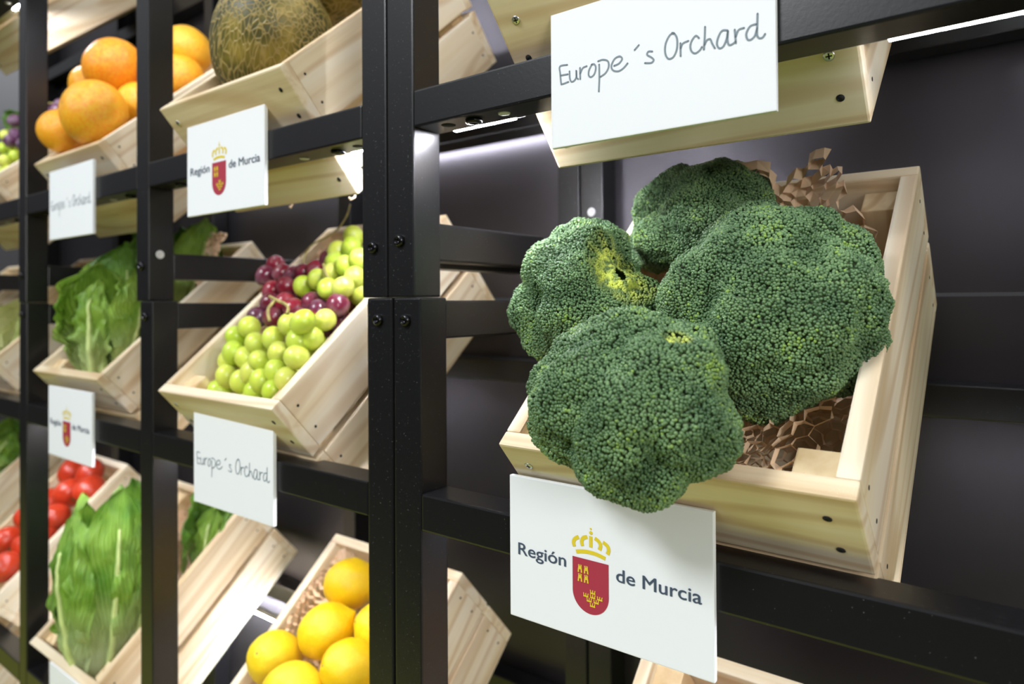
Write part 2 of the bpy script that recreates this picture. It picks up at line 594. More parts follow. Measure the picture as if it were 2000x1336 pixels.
def crate_proto():
    # children are laid out around the crate's base centre: x across, y up the slope, z out of the opening
    r = bpy.data.objects.new('wooden_crate', None)
    r.empty_display_size = 0.05
    COL.objects.link(r)
    zc = (0.0435, H - 0.0435)
    for z in zc:
        f = link('front_plank', plank_n, None, r, (0, -L / 2 + TB / 2, z))
        for sx_ in (-1, 1):
            for dz in (-0.018, 0.0175):
                me = screw_me if (sx_ < 0 and z > 0.1 and dz > 0) or (sx_ > 0 and z < 0.1 and dz > 0) else nail_me
                link(me.name.split('.')[0], me, None, f, (sx_ * (W / 2 - 0.0185 - (0.003 if dz > 0 else 0)), -TB / 2, dz))
        link('back_plank', plank_n, None, r, (0, L / 2 - TB / 2, z))
        for sx_ in (-1, 1):
            s = link('side_plank', plank_s, None, r, (sx_ * (W / 2 - TB / 2), 0, z + (0.001 if z > 0.1 else -0.001)), (0, 0, math.pi / 2))
            for dz in (-0.019, 0.019):
                for dx in (-1, 1):
                    link('nail_hole', nailx_me, None, s, (dx * (LS / 2 - 0.012), -sx_ * TB / 2, dz), (0, 0, math.pi if sx_ < 0 else 0))
    link('base_board', base_me, None, r, (0, 0, 0.006), (0, 0, math.pi / 2))
    for sx_ in (-1, 1):
        for sy in (-1, 1):
            link('corner_block', block_me, None, r, (sx_ * (W / 2 - TB - 0.0157), sy * (L / 2 - TB - 0.0172), 0.0105 + 0.077), (0, -math.pi / 2, 0))
    return r


CRATE = crate_proto()
crates = {}
CL = {'L1': 'pine crate tilted on the near rail holding four broccoli heads',
      'U1': 'pine crate above the broccoli, seen from below behind the large handwritten card',
      'B1': 'pine crate at the bottom edge holding an onion, below the near emblem card',
      'U2': 'pine crate holding the netted melons behind the upper emblem card',
      'L2': 'pine crate full of green and red grapes',
      'B2': 'pine crate of yellow lemons at the bottom',
      'U3': 'pine crate of large orange grapefruits',
      'L3': 'pine crate with upright romaine lettuce beside the grape crate',
      'B3': 'pine crate with a long romaine lettuce at the bottom left',
      'U4': 'pine crate of mixed green and purple grapes at the left edge',
      'L4': 'pine crate of pale cabbage at the left edge, mid height',
      'B4': 'pine crate of red tomatoes at the lower left',
      'T4': 'pine crate in the top left corner, seen from below above the mixed grapes',
      'L5': 'far pine crate behind the pale cabbage crate at the left edge',
      'B5': 'far pine crate behind the tomatoes with a green head on top',
      'C5': 'lowest pine crate in the bottom left corner of the picture'}
for i, c in enumerate(CR):
    o = CRATE if i == 0 else copy_tree(CRATE)
    A = CR[c]
    yaw = YAW.get(c, 0.0)
    off = Vector((W / 2, L / 2 * cs + H * sn_, L / 2 * sn_ - H * cs))
    off.rotate(Matrix.Rotation(yaw, 3, 'Z'))
    o.location = Vector((A[0], A[1], A[2] + Z0)) + off
    o.rotation_euler = (TH, 0, yaw)
    tag(o, CL[c], 'crate', 'tilted pine crates on the rack')
    crates[c] = o

# ------------------------------------------------------------------ honeycomb packing paper


def honeycomb(name, x0, x1, v0, v1, surf, cell=0.0125, hw=0.0036, seed=1, lean=0.85, mask=None):
    """expanded slit paper: ribbons around hexagonal holes on a sheet surf(a, b), all ribbons leaning one way"""
    rnd = random.Random(seed)
    a = cell / math.sqrt(3)
    idx, quads, V_ = {}, [], []

    def node(p):
        key = (round(p[0] / (a * 0.25)), round(p[1] / (a * 0.25)))
        if key in idx:
            return idx[key]
        q = Vector((p[0] * 38, p[1] * 38, seed * 3.3))
        px = p[0] + mnoise.noise(q) * cell * 0.7
        py = p[1] + mnoise.noise(q + Vector((9, 4, 2))) * cell * 0.7
        c = surf(px, py)
        ta = (surf(px + 0.002, py) - c).normalized()
        tb = (surf(px, py + 0.002) - c).normalized()
        n = ta.cross(tb).normalized()
        ln = n - tb * lean + ta * mnoise.noise(q * 0.7 + Vector((31, 0, 0))) * 0.9 + tb * mnoise.noise(q * 0.7 + Vector((0, 47, 0))) * 0.8
        ln += Vector((rnd.uniform(-.22, .22), rnd.uniform(-.22, .22), rnd.uniform(-.22, .22)))
        ln.normalize()
        c = c + n * (0.006 * mnoise.noise(q * 0.8 + Vector((3, 3, 3))) + rnd.uniform(-1, 1) * 0.0016)
        i = len(V_)
        h_ = hw(p[0], p[1]) if callable(hw) else hw
        V_.append(tuple(c - ln * h_))
        V_.append(tuple(c + ln * h_))
        idx[key] = i
        return i

    seen = set()
    nx = int((x1 - x0) / cell) + 1
    ny = int((v1 - v0) / (1.5 * a)) + 1
    for j in range(ny):
        for i in range(nx):
            cx = x0 + cell * (i + 0.5 * (j % 2)) + cell / 2
            cy = v0 + 1.5 * a * j + a
            if cx > x1 - cell / 2 or cy > v1 - a or (mask and not mask(cx, cy)):
                continue
            ring = [node((cx + a * math.sin(k * math.pi / 3), cy + a * math.cos(k * math.pi / 3))) for k in range(6)]
            for k in range(6):
                p, q = ring[k], ring[(k + 1) % 6]
                if (min(p, q), max(p, q)) in seen:
                    continue
                seen.add((min(p, q), max(p, q)))
                quads.append((p, q, q + 1, p + 1))
    me = bpy.data.meshes.new(name)
    me.from_pydata(V_, [], quads)
    me.materials.append(KRAFT)
    return me


def paper(c, label, surf, **kw):
    r = kw.pop('rect', (0.019, W - 0.019, 0.019, L - 0.019))
    me = honeycomb('packing_paper', r[0], r[1], r[2], r[3], surf, **kw)
    A = CRC[c]
    o = link('packing_paper', me, None, None, (A[0], A[1], A[2] + Z0), (TH, 0, 0))
    return tag(o, label, 'packing paper', 'brown honeycomb packing paper in the crates')


def sL1(a, b):
    """flat under the broccoli, then turned up against the back board"""
    w = -0.048 + 0.012 * max(0, min(1, (0.15 - b) / 0.05)) + 0.012 * mnoise.noise(Vector((a * 22, b * 22, 1.5))) + 0.02 * max(0, min(1, (a - 0.19) / 0.05))
    if b < 0.31:
        return Vector((a, b, w))
    t = b - 0.31
    return Vector((a, 0.31 + 0.034 * (1 - math.exp(-t / 0.03)), w + t * 0.85))


paper('L1', 'crumpled brown honeycomb paper under the broccoli, rising at the back board', sL1, rect=(0.022, W - 0.024, 0.02, 0.43), seed=5, hw=lambda a, b: 0.0034 if b < 0.30 else 0.0058, cell=0.0150, lean=0.5,
      mask=lambda a, b: b < 0.33 or (0.135 < a < 0.232 - max(0, b - .40) * .4 and b < 0.415 + 0.015 * math.sin(a * 90)))
paper('L1', 'deeper layer of brown honeycomb paper beneath the broccoli bedding', lambda a, b: Vector((a, b, -0.112 + 0.012 * mnoise.noise(Vector((a * 30, b * 30, 7))))), rect=(0.022, W - 0.022, 0.02, L - 0.018), seed=8, hw=0.005, cell=0.0125)
bed = lambda z, a=0.01: (lambda x, v: Vector((x, v, z + a * mnoise.noise(Vector((x * 25, v * 25, z * 50))))))
paper('L2', 'brown honeycomb paper under the grapes', lambda x, v: Vector((x, v, -0.062 + 0.05 * v / L + 0.008 * mnoise.noise(Vector((x * 25, v * 25, 4))))), seed=11)
paper('B2', 'brown honeycomb paper around the lemons', lambda x, v: Vector((x, v, -0.035 + 0.03 * max(0, min(1, (.08 - x) / .03)) * (v > 0.2) + 0.01 * mnoise.noise(Vector((x * 25, v * 25, 2))))), seed=12)
paper('L3', 'pale brown honeycomb paper behind the upright lettuce', lambda x, v: Vector((x, v, -0.06 + 0.10 * max(0, v - 0.2) / 0.17 + 0.012 * mnoise.noise(Vector((x * 25, v * 25, 3))))), seed=13)
paper('B3', 'brown packing paper in front of the long lettuce', bed(-0.045), seed=14, cell=0.010)
paper('B1', 'brown honeycomb paper around the onion', bed(-0.075), seed=18)

# two curled shreds of paper caught under the melon crate
for x_, lb, pts in ((.145, 'short curled paper shred hanging under the melon crate, beside the emblem card', [(0, 0, 0), (.002, -.004, -.004), (.006, -.007, -.006), (.009, -.011, -.005)]),
                    (.282, 'tiny paper shred at the lower corner of the melon crate', [(0, 0, 0), (.001, -.002, -.004), (-.003, -.005, -.006), (-.007, -.004, -.003)])):
    b_ = cw('U2', x_, .001, -H - .0006)
    o = link('paper_shred', tubes_mesh('paper_shred', [(catmull(pts, 4), 0.0014)], 6), KRAFT, None, b_)
    tag(o, lb, 'paper shred', 'paper shreds under the melon crate')

# ------------------------------------------------------------------ broccoli


def broccoli_mat():
    m, nt, b = new_mat('broccoli_buds')
    at = N_(nt, 'Attribute', attribute_name='tint')
    ye = N_(nt, 'Attribute', attribute_name='yellow')
    c = ramp(nt, at.outputs['Fac'], [(0.0, (0.042, 0.100, 0.038)), (0.5, (0.112, 0.212, 0.085)), (0.85, (0.185, 0.31, 0.13)), (1.0, (0.25, 0.41, 0.075))])
    c2 = mix(nt, ye.outputs['Fac'], c, (0.74, 0.83, 0.15))
    nt.links.new(c2, b.inputs['Base Color'])
    b.inputs['Roughness'].default_value = 0.38
    b.inputs['Specular IOR Level'].default_value = 0.5
    return m


BROC = broccoli_mat()
BSTEM = plain('broccoli_stem', (0.10, 0.17, 0.06), 0.6, var=0.3, bscale=60)


def unit_bead():
    """little bud: cap of a sphere, open below"""
    vs = [(0, 0, 1)]
    n = 6
    for pol, sh in ((38, 0.0), (76, 0.5), (112, 0.0)):
        p = math.radians(pol)
        for i in range(n):
            a = 2 * math.pi * (i + sh) / n
            vs.append((math.sin(p) * math.cos(a), math.sin(p) * math.sin(a), math.cos(p)))
    tri = [(0, 1 + i, 1 + (i + 1) % n) for i in range(n)]
    tri += [t for i in range(n) for t in ((1 + i, 7 + i, 1 + (i + 1) % n), (1 + (i + 1) % n, 7 + i, 7 + (i + 1) % n))]
    tri += [t for i in range(n) for t in ((7 + i, 13 + (i + 1) % n, 7 + (i + 1) % n), (7 + i, 13 + i, 13 + (i + 1) % n))]
    return np.array(vs, float), np.array(tri, int)


BV, BT = unit_bead()


def value_noise(P, s, seed):
    return np.array([mnoise.noise(Vector((float(p[0]) * s + seed, float(p[1]) * s - seed, float(p[2]) * s + 2 * seed))) for p in P])


def broccoli(label, centre, axis, R, seed, nlobes=15, flat=0.88, cap=108, gaps=(), stalk=0.6, spacing=0.00230, side=(1, 1)):
    rng = np.random.default_rng(seed)
    axis = Vector(axis).normalized()
    root = empty('broccoli', label, 'broccoli', centre, axis.to_track_quat('Z', 'Y').to_euler(), group='broccoli heads in the near crate')
    q = axis.to_track_quat('Z', 'Y').to_matrix()
    Q = np.array(q)
    # lobes = florets, spread over the dome
    ld, lr, lc = [], [], []
    ga = math.pi * (3 - math.sqrt(5))
    zmin = math.cos(math.radians(cap - 12))
    for i in range(nlobes):
        z = 1 - (i + 0.5) / nlobes * (1 - zmin)
        a = i * ga + rng.uniform(-.35, .35)
        s = math.sqrt(max(0, 1 - z * z))
        ld.append((s * math.cos(a), s * math.sin(a), z))
        k = rng.uniform(0.33, 0.47)
        lr.append(k * R)
        lc.append((1.0 - k + rng.uniform(-.05, .035)) * R)
    ld, lr, lc = np.array(ld), np.array(lr), np.array(lc)
    ctr = ld * lc[:, None]
    gd = [(np.array((Q.T @ np.array(g[0]))) / np.linalg.norm(g[0]), g[1], g[2]) for g in gaps]

    def surf(d):
        b = d @ ctr.T
        disc = lr[None] ** 2 - ((ctr ** 2).sum(1)[None] - b ** 2)
        hit = np.where(disc > 0, b + np.sqrt(np.clip(disc, 0, None)), 0.0)
        k = 260.0 / (R / 0.08)
        mx = np.maximum(hit.max(1), 0.70 * R)
        sm = mx + np.log(np.exp(np.clip((hit - mx[:, None]) * k, -50, 0)).sum(1) + np.exp(np.clip((0.70 * R - mx) * k, -50, 0))) / k
        w = np.exp(np.clip((hit - mx[:, None]) * 160, -50, 0)) * (hit > 0)
        ws = w.sum(1)
        c = (w[:, :, None] * ctr[None]).sum(1) / np.maximum(ws, 1e-9)[:, None]
        c = np.where((ws > 1e-3)[:, None], c, 0.0)
        return sm, hit.argmax(1), c

    frac = (1 - math.cos(math.radians(cap))) / 2
    n = int(4 * math.pi * R * R * frac * 0.96 / (spacing ** 2 * 0.866))
    i = np.arange(n)
    z = 1 - (i + 0.5) / n * (1 - math.cos(math.radians(cap)))
    a = i * ga
    s = np.sqrt(np.clip(1 - z * z, 0, 1))
    d = np.c_[s * np.cos(a), s * np.sin(a), z]
    d += rng.normal(0, 0.30 * spacing / R, d.shape)
    d /= np.linalg.norm(d, axis=1)[:, None]
    r, lob, c = surf(d)
    nz = value_noise(d * R, 95, seed) * 0.0029 + value_noise(d * R, 42, seed + 9) * 0.0036
    r = r + nz
    yel = np.zeros(n)
    keep = np.ones(n, bool)
    for g, rad, depth in gd:
        ang = np.arccos(np.clip(d @ g, -1, 1))
        t = np.clip(1 - ang / rad, 0, 1)
        ts = np.clip(t * 2.2, 0, 1)
        r = r * (1 - depth * ts * ts * (3 - 2 * ts) * (0.75 + 6 * nz / 0.01 * 0.1))
        yel = np.maximum(yel, np.clip((t - 0.05) * 2.6, 0, 1) * np.clip(0.55 + value_noise(d * R, 120, 3 + seed) * 1.3, 0.12, 1))
        if depth > 0.2:                         # a dark slot between the parted florets
            e1 = np.cross(g, (0.2, 0.9, 0.1))
            e1 /= np.linalg.norm(e1)
            e2 = np.cross(g, e1)
            x_, y_ = d @ e1, d @ e2
            slot = ((x_ + 0.02) / (0.10)) ** 2 + ((y_ - 0.03) / (0.19)) ** 2
            keep &= slot > 1
    p = d * r[:, None]
    nr = p - c
    nr /= np.linalg.norm(nr, axis=1)[:, None]
    p[:, 2] *= flat
    nr[:, 2] /= flat
    p[:, 0] *= side[0]
    p[:, 1] *= side[1]
    nr /= np.linalg.norm(nr, axis=1)[:, None]
    rad = spacing * rng.uniform(0.50, 0.68, n)
    p = p + nr * rng.normal(0, 0.00035, n)[:, None]
    # colour of each bud
    tint = 0.50 + 0.36 * rng.normal(0, 0.5, n) + 0.55 * value_noise(p, 38, seed + 4) + 0.25 * (r / R - 0.95)
    tint = np.clip(tint, 0, 1)
    h = np.where(np.abs(nr[:, 2:3]) < 0.9, np.array([[0, 0, 1.0]]), np.array([[1.0, 0, 0]]))
    t1 = np.cross(h, nr)
    t1 /= np.linalg.norm(t1, axis=1)[:, None]
    t2 = np.cross(nr, t1)
    for l in range(nlobes):
        sel = np.where((lob == l) & keep)[0]
        if len(sel) < 4:
            continue
        B = BV[None] * rad[sel][:, None, None]
        v = p[sel][:, None] + B[:, :, 0:1] * t1[sel][:, None] + B[:, :, 1:2] * t2[sel][:, None] + B[:, :, 2:3] * nr[sel][:, None]
        f = BT[None] + (np.arange(len(sel)) * len(BV))[:, None, None]
        me = np_mesh('floret', v.reshape(-1, 3), tris=f.reshape(-1, 3))
        set_attr(me, 'tint', np.repeat(tint[sel], len(BV)))
        set_attr(me, 'yellow', np.repeat(yel[sel], len(BV)))
        o = link('floret', me, BROC, root)
        if yel[sel].mean() > 0.25:
            o['label'] = 'yellowing floret'
    # stalk: branching inner body that carries the buds
    nu, nv = 56, 26
    vs = []
    for j in range(nv + 1):
        pol = math.radians(cap) * j / nv
        for k in range(nu):
            az = 2 * math.pi * k / nu
            vs.append((math.sin(pol) * math.cos(az), math.sin(pol) * math.sin(az), math.cos(pol)))
    dv = np.array(vs)
    rr, _, _ = surf(dv)
    for g, rd_, depth in gd:
        ts = np.clip(np.clip(1 - np.arccos(np.clip(dv @ g, -1, 1)) / rd_, 0, 1) * 2.2, 0, 1)
        rr = rr * (1 - depth * 1.1 * ts * ts * (3 - 2 * ts))
    pv = dv * ((rr - 0.0042)[:, None])
    pv[:, 2] *= flat
    pv[:, 0] *= side[0]
    pv[:, 1] *= side[1]
    rim = pv[-nu:]
    extra = [rim * 0.55 + np.array([0, 0, -0.06 * R])]
    sr = 0.26 * R
    for zz, k in ((-0.30, 1.15), (-0.5, 1.0), (-stalk - 0.1, 0.95)):
        an = np.arange(nu) / nu * 2 * math.pi
        extra.append(np.c_[sr * k * np.cos(an), sr * k * np.sin(an), np.full(nu, zz * R)])
    pv = np.vstack([pv] + extra + [np.array([[0, 0, (-stalk - 0.1) * R]])])
    rows = nv + 1 + len(extra)
    qd = [(j * nu + k, (j + 1) * nu + k, (j + 1) * nu + (k + 1) % nu, j * nu + (k + 1) % nu) for j in range(rows - 1) for k in range(nu)]
    tr = [((rows - 1) * nu + k, rows * nu, (rows - 1) * nu + (k + 1) % nu) for k in range(nu)]
    link('stalk', np_mesh('stalk', pv, qd, tr), BSTEM, root)
    return root


def cdir(x, v, w):
    return Vector((x, 0, 0)) + VV * v + NN * w


broccoli('broccoli head at the front, hanging over the crate edge and the emblem card', cw('L1', .1480, .0200, .048), cdir(.10, -.62, .80), .0785, 3, 17, cap=106,
         gaps=[((.55, -.31, .775), 0.16, 0.10)], stalk=0.35, side=(1.05, .94))
broccoli('largest broccoli head at the right of the crate', cw('L1', .2060, .1640, .014), cdir(.02, -.42, .90), .0945, 12, 19, cap=112, stalk=0.35)
broccoli('broccoli head at the left with yellow florets in a gap', cw('L1', .0290, .172, .022), cdir(-.10, -.45, .85), .0815, 24, 14, cap=114,
         gaps=[((.80, -.33, .50), 0.68, 0.34)], stalk=0.4)
broccoli('broccoli head at the back, partly hidden behind the others', cw('L1', .103, .312, .003), cdir(-.08, .05, .95), .0810, 37, 14, cap=112, stalk=0.4)

# ------------------------------------------------------------------ grapes


def grape_mat(name, stops, rough, sss, bloom):
    m, nt, b = new_mat(name)
    oi = N_(nt, 'ObjectInfo')
    c = ramp(nt, oi.outputs['Random'], stops)
    t = N_(nt, 'TexCoord')
    n = N_(nt, 'TexNoise', i_Scale=70.0, i_Detail=3.0)
    nt.links.new(t.outputs['Object'], n.inputs['Vector'])
    f = N_(nt, 'MapRange')
    f.inputs[1].default_value = 0.45
    f.inputs[2].default_value = 0.8
    f.inputs[4].default_value = bloom
    nt.links.new(n.outputs[0], f.inputs[0])
    c = mix(nt, f.outputs[0], c, (0.55, 0.52, 0.58))
    nt.links.new(c, b.inputs['Base Color'])
    b.inputs['Roughness'].default_value = rough
    b.inputs['Subsurface Weight'].default_value = sss
    b.inputs['Subsurface Radius'].default_value = (0.008, 0.008, 0.002)
    b.inputs['Subsurface Scale'].default_value = 1.0
    return m


GGREEN = grape_mat('green_grape_skin', [(0, (0.52, 0.68, 0.06)), (0.5, (0.62, 0.75, 0.09)), (1, (0.72, 0.77, 0.15))], 0.28, 0.5, 0.12)
GRED = grape_mat('red_grape_skin', [(0, (0.13, 0.010, 0.022)), (0.45, (0.26, 0.014, 0.030)), (1, (0.09, 0.014, 0.04))], 0.22, 0.15, 0.22)
GPURP = grape_mat('purple_grape_skin', [(0, (0.07, 0.02, 0.07)), (1, (0.12, 0.03, 0.09))], 0.3, 0.1, 0.35)
TWIG = plain('grape_stem', (0.42, 0.36, 0.12), 0.6, var=0.3, bscale=90)


def grape_mesh(name, mat):
    n = 24
    prof = [(0.0, -1.0)] + [(math.sin(math.pi * k / 14) * (1 - 0.05 * math.cos(math.pi * k / 14)), -math.cos(math.pi * k / 14)) for k in range(1, 14)] + [(0.0, 1.0)]
    me = lathe_mesh(name, [(r * 0.0143, h * 0.0158) for r, h in prof], n)
    me.materials.append(mat)
    return me


gm = {'g': grape_mesh('grape', GGREEN), 'r': grape_mesh('grape', GRED), 'p': grape_mesh('grape', GPURP)}


def bunch(c, label, kind, pts, stem, seed, fill=(), group='grape bunches in the crates'):
    rnd = random.Random(seed)
    cen = sum((cw(c, *p) for p in pts), Vector()) / len(pts)
    root = empty('grape_bunch', label, 'grapes', cen, group=group)
    for p in list(pts) + list(fill):
        k = kind if isinstance(kind, str) else kind(p)
        s = rnd.uniform(0.99, 1.12)
        o = link('grape', gm[k], None, root, cw(c, *p) - cen, (rnd.uniform(-.6, .6) + 0.6, rnd.uniform(-.5, .5), rnd.uniform(0, 6)))
        o.scale = (s, s, s * rnd.uniform(0.97, 1.06))
    if stem:
        for twig in stem:
            link('stem', tubes_mesh('stem', [([q - cen for q in catmull([cw(c, *p) for p in path], 5)], r) for path, r in twig], 7), TWIG, root)
    return root


def sc4(l):
    return [(a / 1e4, b / 1e4, d / 1e4) for a, b, d in l]


GF = sc4([(663, 1133, 9), (773, 896, -77), (560, 845, -216), (738, 615, -273), (1168, 559, -280), (1586, 446, -320), (588, 462, -424), (2093, 640, -106), (2413, 541, -117), (1303, 1006, 24), (1775, 1038, 119), (2193, 1146, 271), (2457, 969, 164), (1145, 834, -106), (1598, 772, -64), (2023, 856, 22), (2580, 752, 84), (2620, 1088, 380), (2600, 1060, 110), (2590, 1370, 150), (1398, 662, -195), (1798, 531, -191), (2148, 415, -217), (973, 1229, 111)])
RD = sc4([(-40, 2709, 122), (-37, 2447, 118), (290, 2533, 84), (727, 2216, 52), (648, 1879, 11), (1134, 1830, 51), (614, 1589, -23), (1149, 1527, 20), (1930, 1744, 121), (2165, 1617, 101), (2587, 1657, 158), (953, 2462, 97), (1256, 2488, 124), (379, 2168, 16), (642, 2484, 71), (2235, 1371, 138), (1528, 1679, 73), (1411, 2697, 169), (1888, 1463, 87)])
GB = sc4([(1318, 2123, 125), (1696, 2167, 205), (2071, 2188, 287), (2235, 1886, 256), (1754, 2677, 311), (2123, 2664, 382), (2610, 2106, 252), (2600, 1863, 283), (2353, 2252, 352), (2600, 2344, 379), (2600, 2034, 48), (1941, 2926, 393), (1929, 2412, 291)])


def fillers(pts, n, seed, lo, hi, others):
    """unseen berries underneath that carry the visible ones"""
    rnd = random.Random(seed)
    out = []
    allp = [Vector(p) for p in others]
    tries = 0
    while len(out) < n and tries < 6000:
        tries += 1
        b = rnd.choice(pts)
        q = Vector((b[0] + rnd.uniform(-.03, .03), b[1] + rnd.uniform(-.03, .03), b[2] - rnd.uniform(.018, .05)))
        if not (lo[0] < q.x < hi[0] and lo[1] < q.y < hi[1] and lo[2] < q.z < hi[2]):
            continue
        if all((q - p).length > 0.0265 for p in allp):
            out.append(tuple(q))
            allp.append(q)
    return out


_all = GF + RD + GB
f1 = fillers(GF, 26, 1, (.03, .032, -.06), (.26, .16, .03), _all)
f2 = fillers(RD, 16, 2, (.03, .14, -.05), (.26, .28, .03), _all + f1)
f3 = fillers(GB, 22, 3, (.05, .17, -.04), (.26, .33, .04), _all + f1 + f2)
bunch('L2', 'green grape bunch at the front of the grape crate', 'g', GF, [[([(.17, .15, .01), (.18, .10, -.01), (.15, .06, -.04)], .0022)]], 5, f1)
bunch('L2', 'dark red grape bunch across the middle of the grape crate', 'r', RD,
      [[([(.128, .162, .036), (.160, .150, .040), (.205, .135, .042), (.225, .118, .044)], .0022), ([(.160, .150, .040), (.165, .130, .040), (.172, .118, .030)], .0024)],
       [([(.10, .245, .02), (.085, .29, .03), (.10, .33, .025), (.115, .355, .035), (.105, .385, .042)], .0015), ([(.085, .29, .03), (.05, .285, .015)], .0012)]], 6, f2)
bunch('L2', 'yellow-green grape bunch at the back of the grape crate', 'g', GB, [[([(.20, .22, .045), (.215, .205, .038), (.225, .20, .02)], .002)]], 7, f3)

U4 = sc4([(1009, 1625, 486), (1229, 1739, 425), (1200, 1285, 294), (1510, 1401, 246), (1500, 1023, 47), (1700, 1215, 41), (1300, 1911, 686), (1417, 1586, 367), (1728, 1359, 376), (2137, 2547, 471), (1994, 2774, 518), (1725, 2495, 365), (1930, 2398, 494), (2011, 2372, 237)])
u4g = [U4[i] for i in (0, 2, 3, 4, 5)]
u4p = [U4[i] for i in (1, 6, 7, 8)] + U4[9:]
g4 = fillers(u4g, 14, 9, (.03, .03, -.06), (.25, .3, .05), U4)
p4 = fillers(u4p, 14, 10, (.03, .03, -.06), (.25, .34, .05), U4 + g4)
bunch('U4', 'light green grape bunch in the crate at the left edge', 'g', u4g, None, 8, g4)
bunch('U4', 'purple grape bunch behind the light green one at the left edge', 'p', u4p, [[([(.17, .25, .06), (.185, .255, .07), (.2, .27, .06)], .0018)]], 9, p4)

# ------------------------------------------------------------------ round fruit


def citrus_mat(name, c0, c1, c2, pore=240, rough=0.36):
    m, nt, b = new_mat(name)
    t = N_(nt, 'TexCoord')
    n = N_(nt, 'TexNoise', i_Scale=14.0, i_Detail=2.0)
    oi = N_(nt, 'ObjectInfo')
    nt.links.new(t.outputs['Object'], n.inputs['Vector'])
    ad = N_(nt, 'Math', operation='ADD')
    mu = N_(nt, 'Math', operation='MULTIPLY_ADD', i_1=0.5, i_2=-0.25)
    nt.links.new(oi.outputs['Random'], mu.inputs[0])
    nt.links.new(n.outputs[0], ad.inputs[0])
    nt.links.new(mu.outputs[0], ad.inputs[1])
    c = ramp(nt, ad.outputs[0], [(0.25, c0), (0.5, c1), (0.75, c2)])
    nt.links.new(c, b.inputs['Base Color'])
    v = N_(nt, 'TexVoronoi', i_Scale=float(pore))
    nt.links.new(t.outputs['Object'], v.inputs['Vector'])
    bp = N_(nt, 'Bump', i_Strength=0.25, i_Distance=0.0012)
    nt.links.new(v.outputs['Distance'], bp.inputs['Height'])
    nt.links.new(bp.outputs[0], b.inputs['Normal'])
    b.inputs['Roughness'].default_value = rough
    b.inputs['Subsurface Weight'].default_value = 0.12
    b.inputs['Subsurface Radius'].default_value = (0.008, 0.004, 0.001)
    b.inputs['Subsurface Scale'].default_value = 1.0
    return m


GRAPEF = citrus_mat('grapefruit_peel', (0.88, 0.27, 0.012), (0.90, 0.40, 0.018), (0.88, 0.52, 0.03))
LEMON = citrus_mat('lemon_peel', (0.92, 0.58, 0.006), (0.95, 0.65, 0.010), (0.95, 0.70, 0.03))
CALYX = plain('calyx', (0.16, 0.20, 0.05), 0.7, var=0.4, bscale=200)


def bumpy_lathe(name, prof, n, amp, seed, scale):
    me = lathe_mesh(name, prof, n)
    for v in me.vertices:
        d = v.co.normalized()
        v.co += d * amp * mnoise.noise(d * scale + Vector((seed, 0, 0)))
    return me


def star_mesh(name, r, n=5, h=0.12):
    vs, fs = [(0, 0, h * r)], []
    for i in range(n * 2):
        a = math.pi * i / n
        k = r if i % 2 == 0 else r * 0.45
        vs.append((k * math.cos(a), k * math.sin(a), 0 if i % 2 else -0.1 * r))
    for i in range(n * 2):
        fs.append((0, 1 + i, 1 + (i + 1) % (2 * n)))
    me = bpy.data.meshes.new(name)
    me.from_pydata(vs, [], fs)
    return me


NP = 28
gp = [(0.0, -0.93)] + [(math.sin(math.pi * k / NP), -math.cos(math.pi * k / NP) * (0.93 if k < NP / 2 else 0.95) - 0.045 * math.exp(-((NP - k) / 1.5) ** 2)) for k in range(1, NP)] + [(0.0, 0.895)]
grapefruit_me = bumpy_lathe('peel', gp, 40, 0.012, 3, 2.0)
grapefruit_me.materials.append(GRAPEF)
gcal = star_mesh('calyx', 0.085, 6)
gcal.materials.append(CALYX)


def fruit(name, label, cat, c, p, r, me, extras, rot, group, scale=(1, 1, 1)):
    root = empty(name, label, cat, cw(c, *p), rot, group)
    o = link(me.name.split('.')[0], me, None, root)
    o.scale = (r * scale[0], r * scale[1], r * scale[2])
    for nm, m_, loc, s in extras:
        e_ = link(nm, m_, None, root, (loc[0] * r, loc[1] * r, loc[2] * r * scale[2]))
        e_.scale = (s * r, s * r, s * r)
    return root


GFR = [(1454, 1871, 814, 566), (2142, 658, 349, 592), (900, 521, 270, 450), (518, 1726, 675, 435), (1970, 1578, 63, 444), (1914, 3166, 461, 502), (2130, 2489, 86, 502)]
GFL = ['topmost orange grapefruit, left of the upright', 'largest front grapefruit with its stem end showing', 'yellow-orange grapefruit at the front left corner of the crate',
       'grapefruit half hidden behind the topmost one', 'grapefruit tucked low between the front ones and the upright', 'deep orange grapefruit right of the upright, at the back', 'yellow grapefruit right of the upright beside the melon crate']
GRO = [(0.9, -0.5, 0.3), (1.25, -1.0, 0.2), (0.5, 0.4, 1), (2.2, 0.3, 0), (0.2, 0.9, 0), (2.6, 0.4, 0.3), (0.7, 1.0, 0.2)]
for (x, v, w, r), lb, ro in zip(GFR, GFL, GRO):
    fruit('grapefruit', lb, 'grapefruit', 'U3', (x / 1e4, v / 1e4, w / 1e4), r / 1e4, grapefruit_me, [('calyx', gcal, (0, 0, 0.90), 1)], ro, 'grapefruits piled in their crate', (1, 1, 0.98))

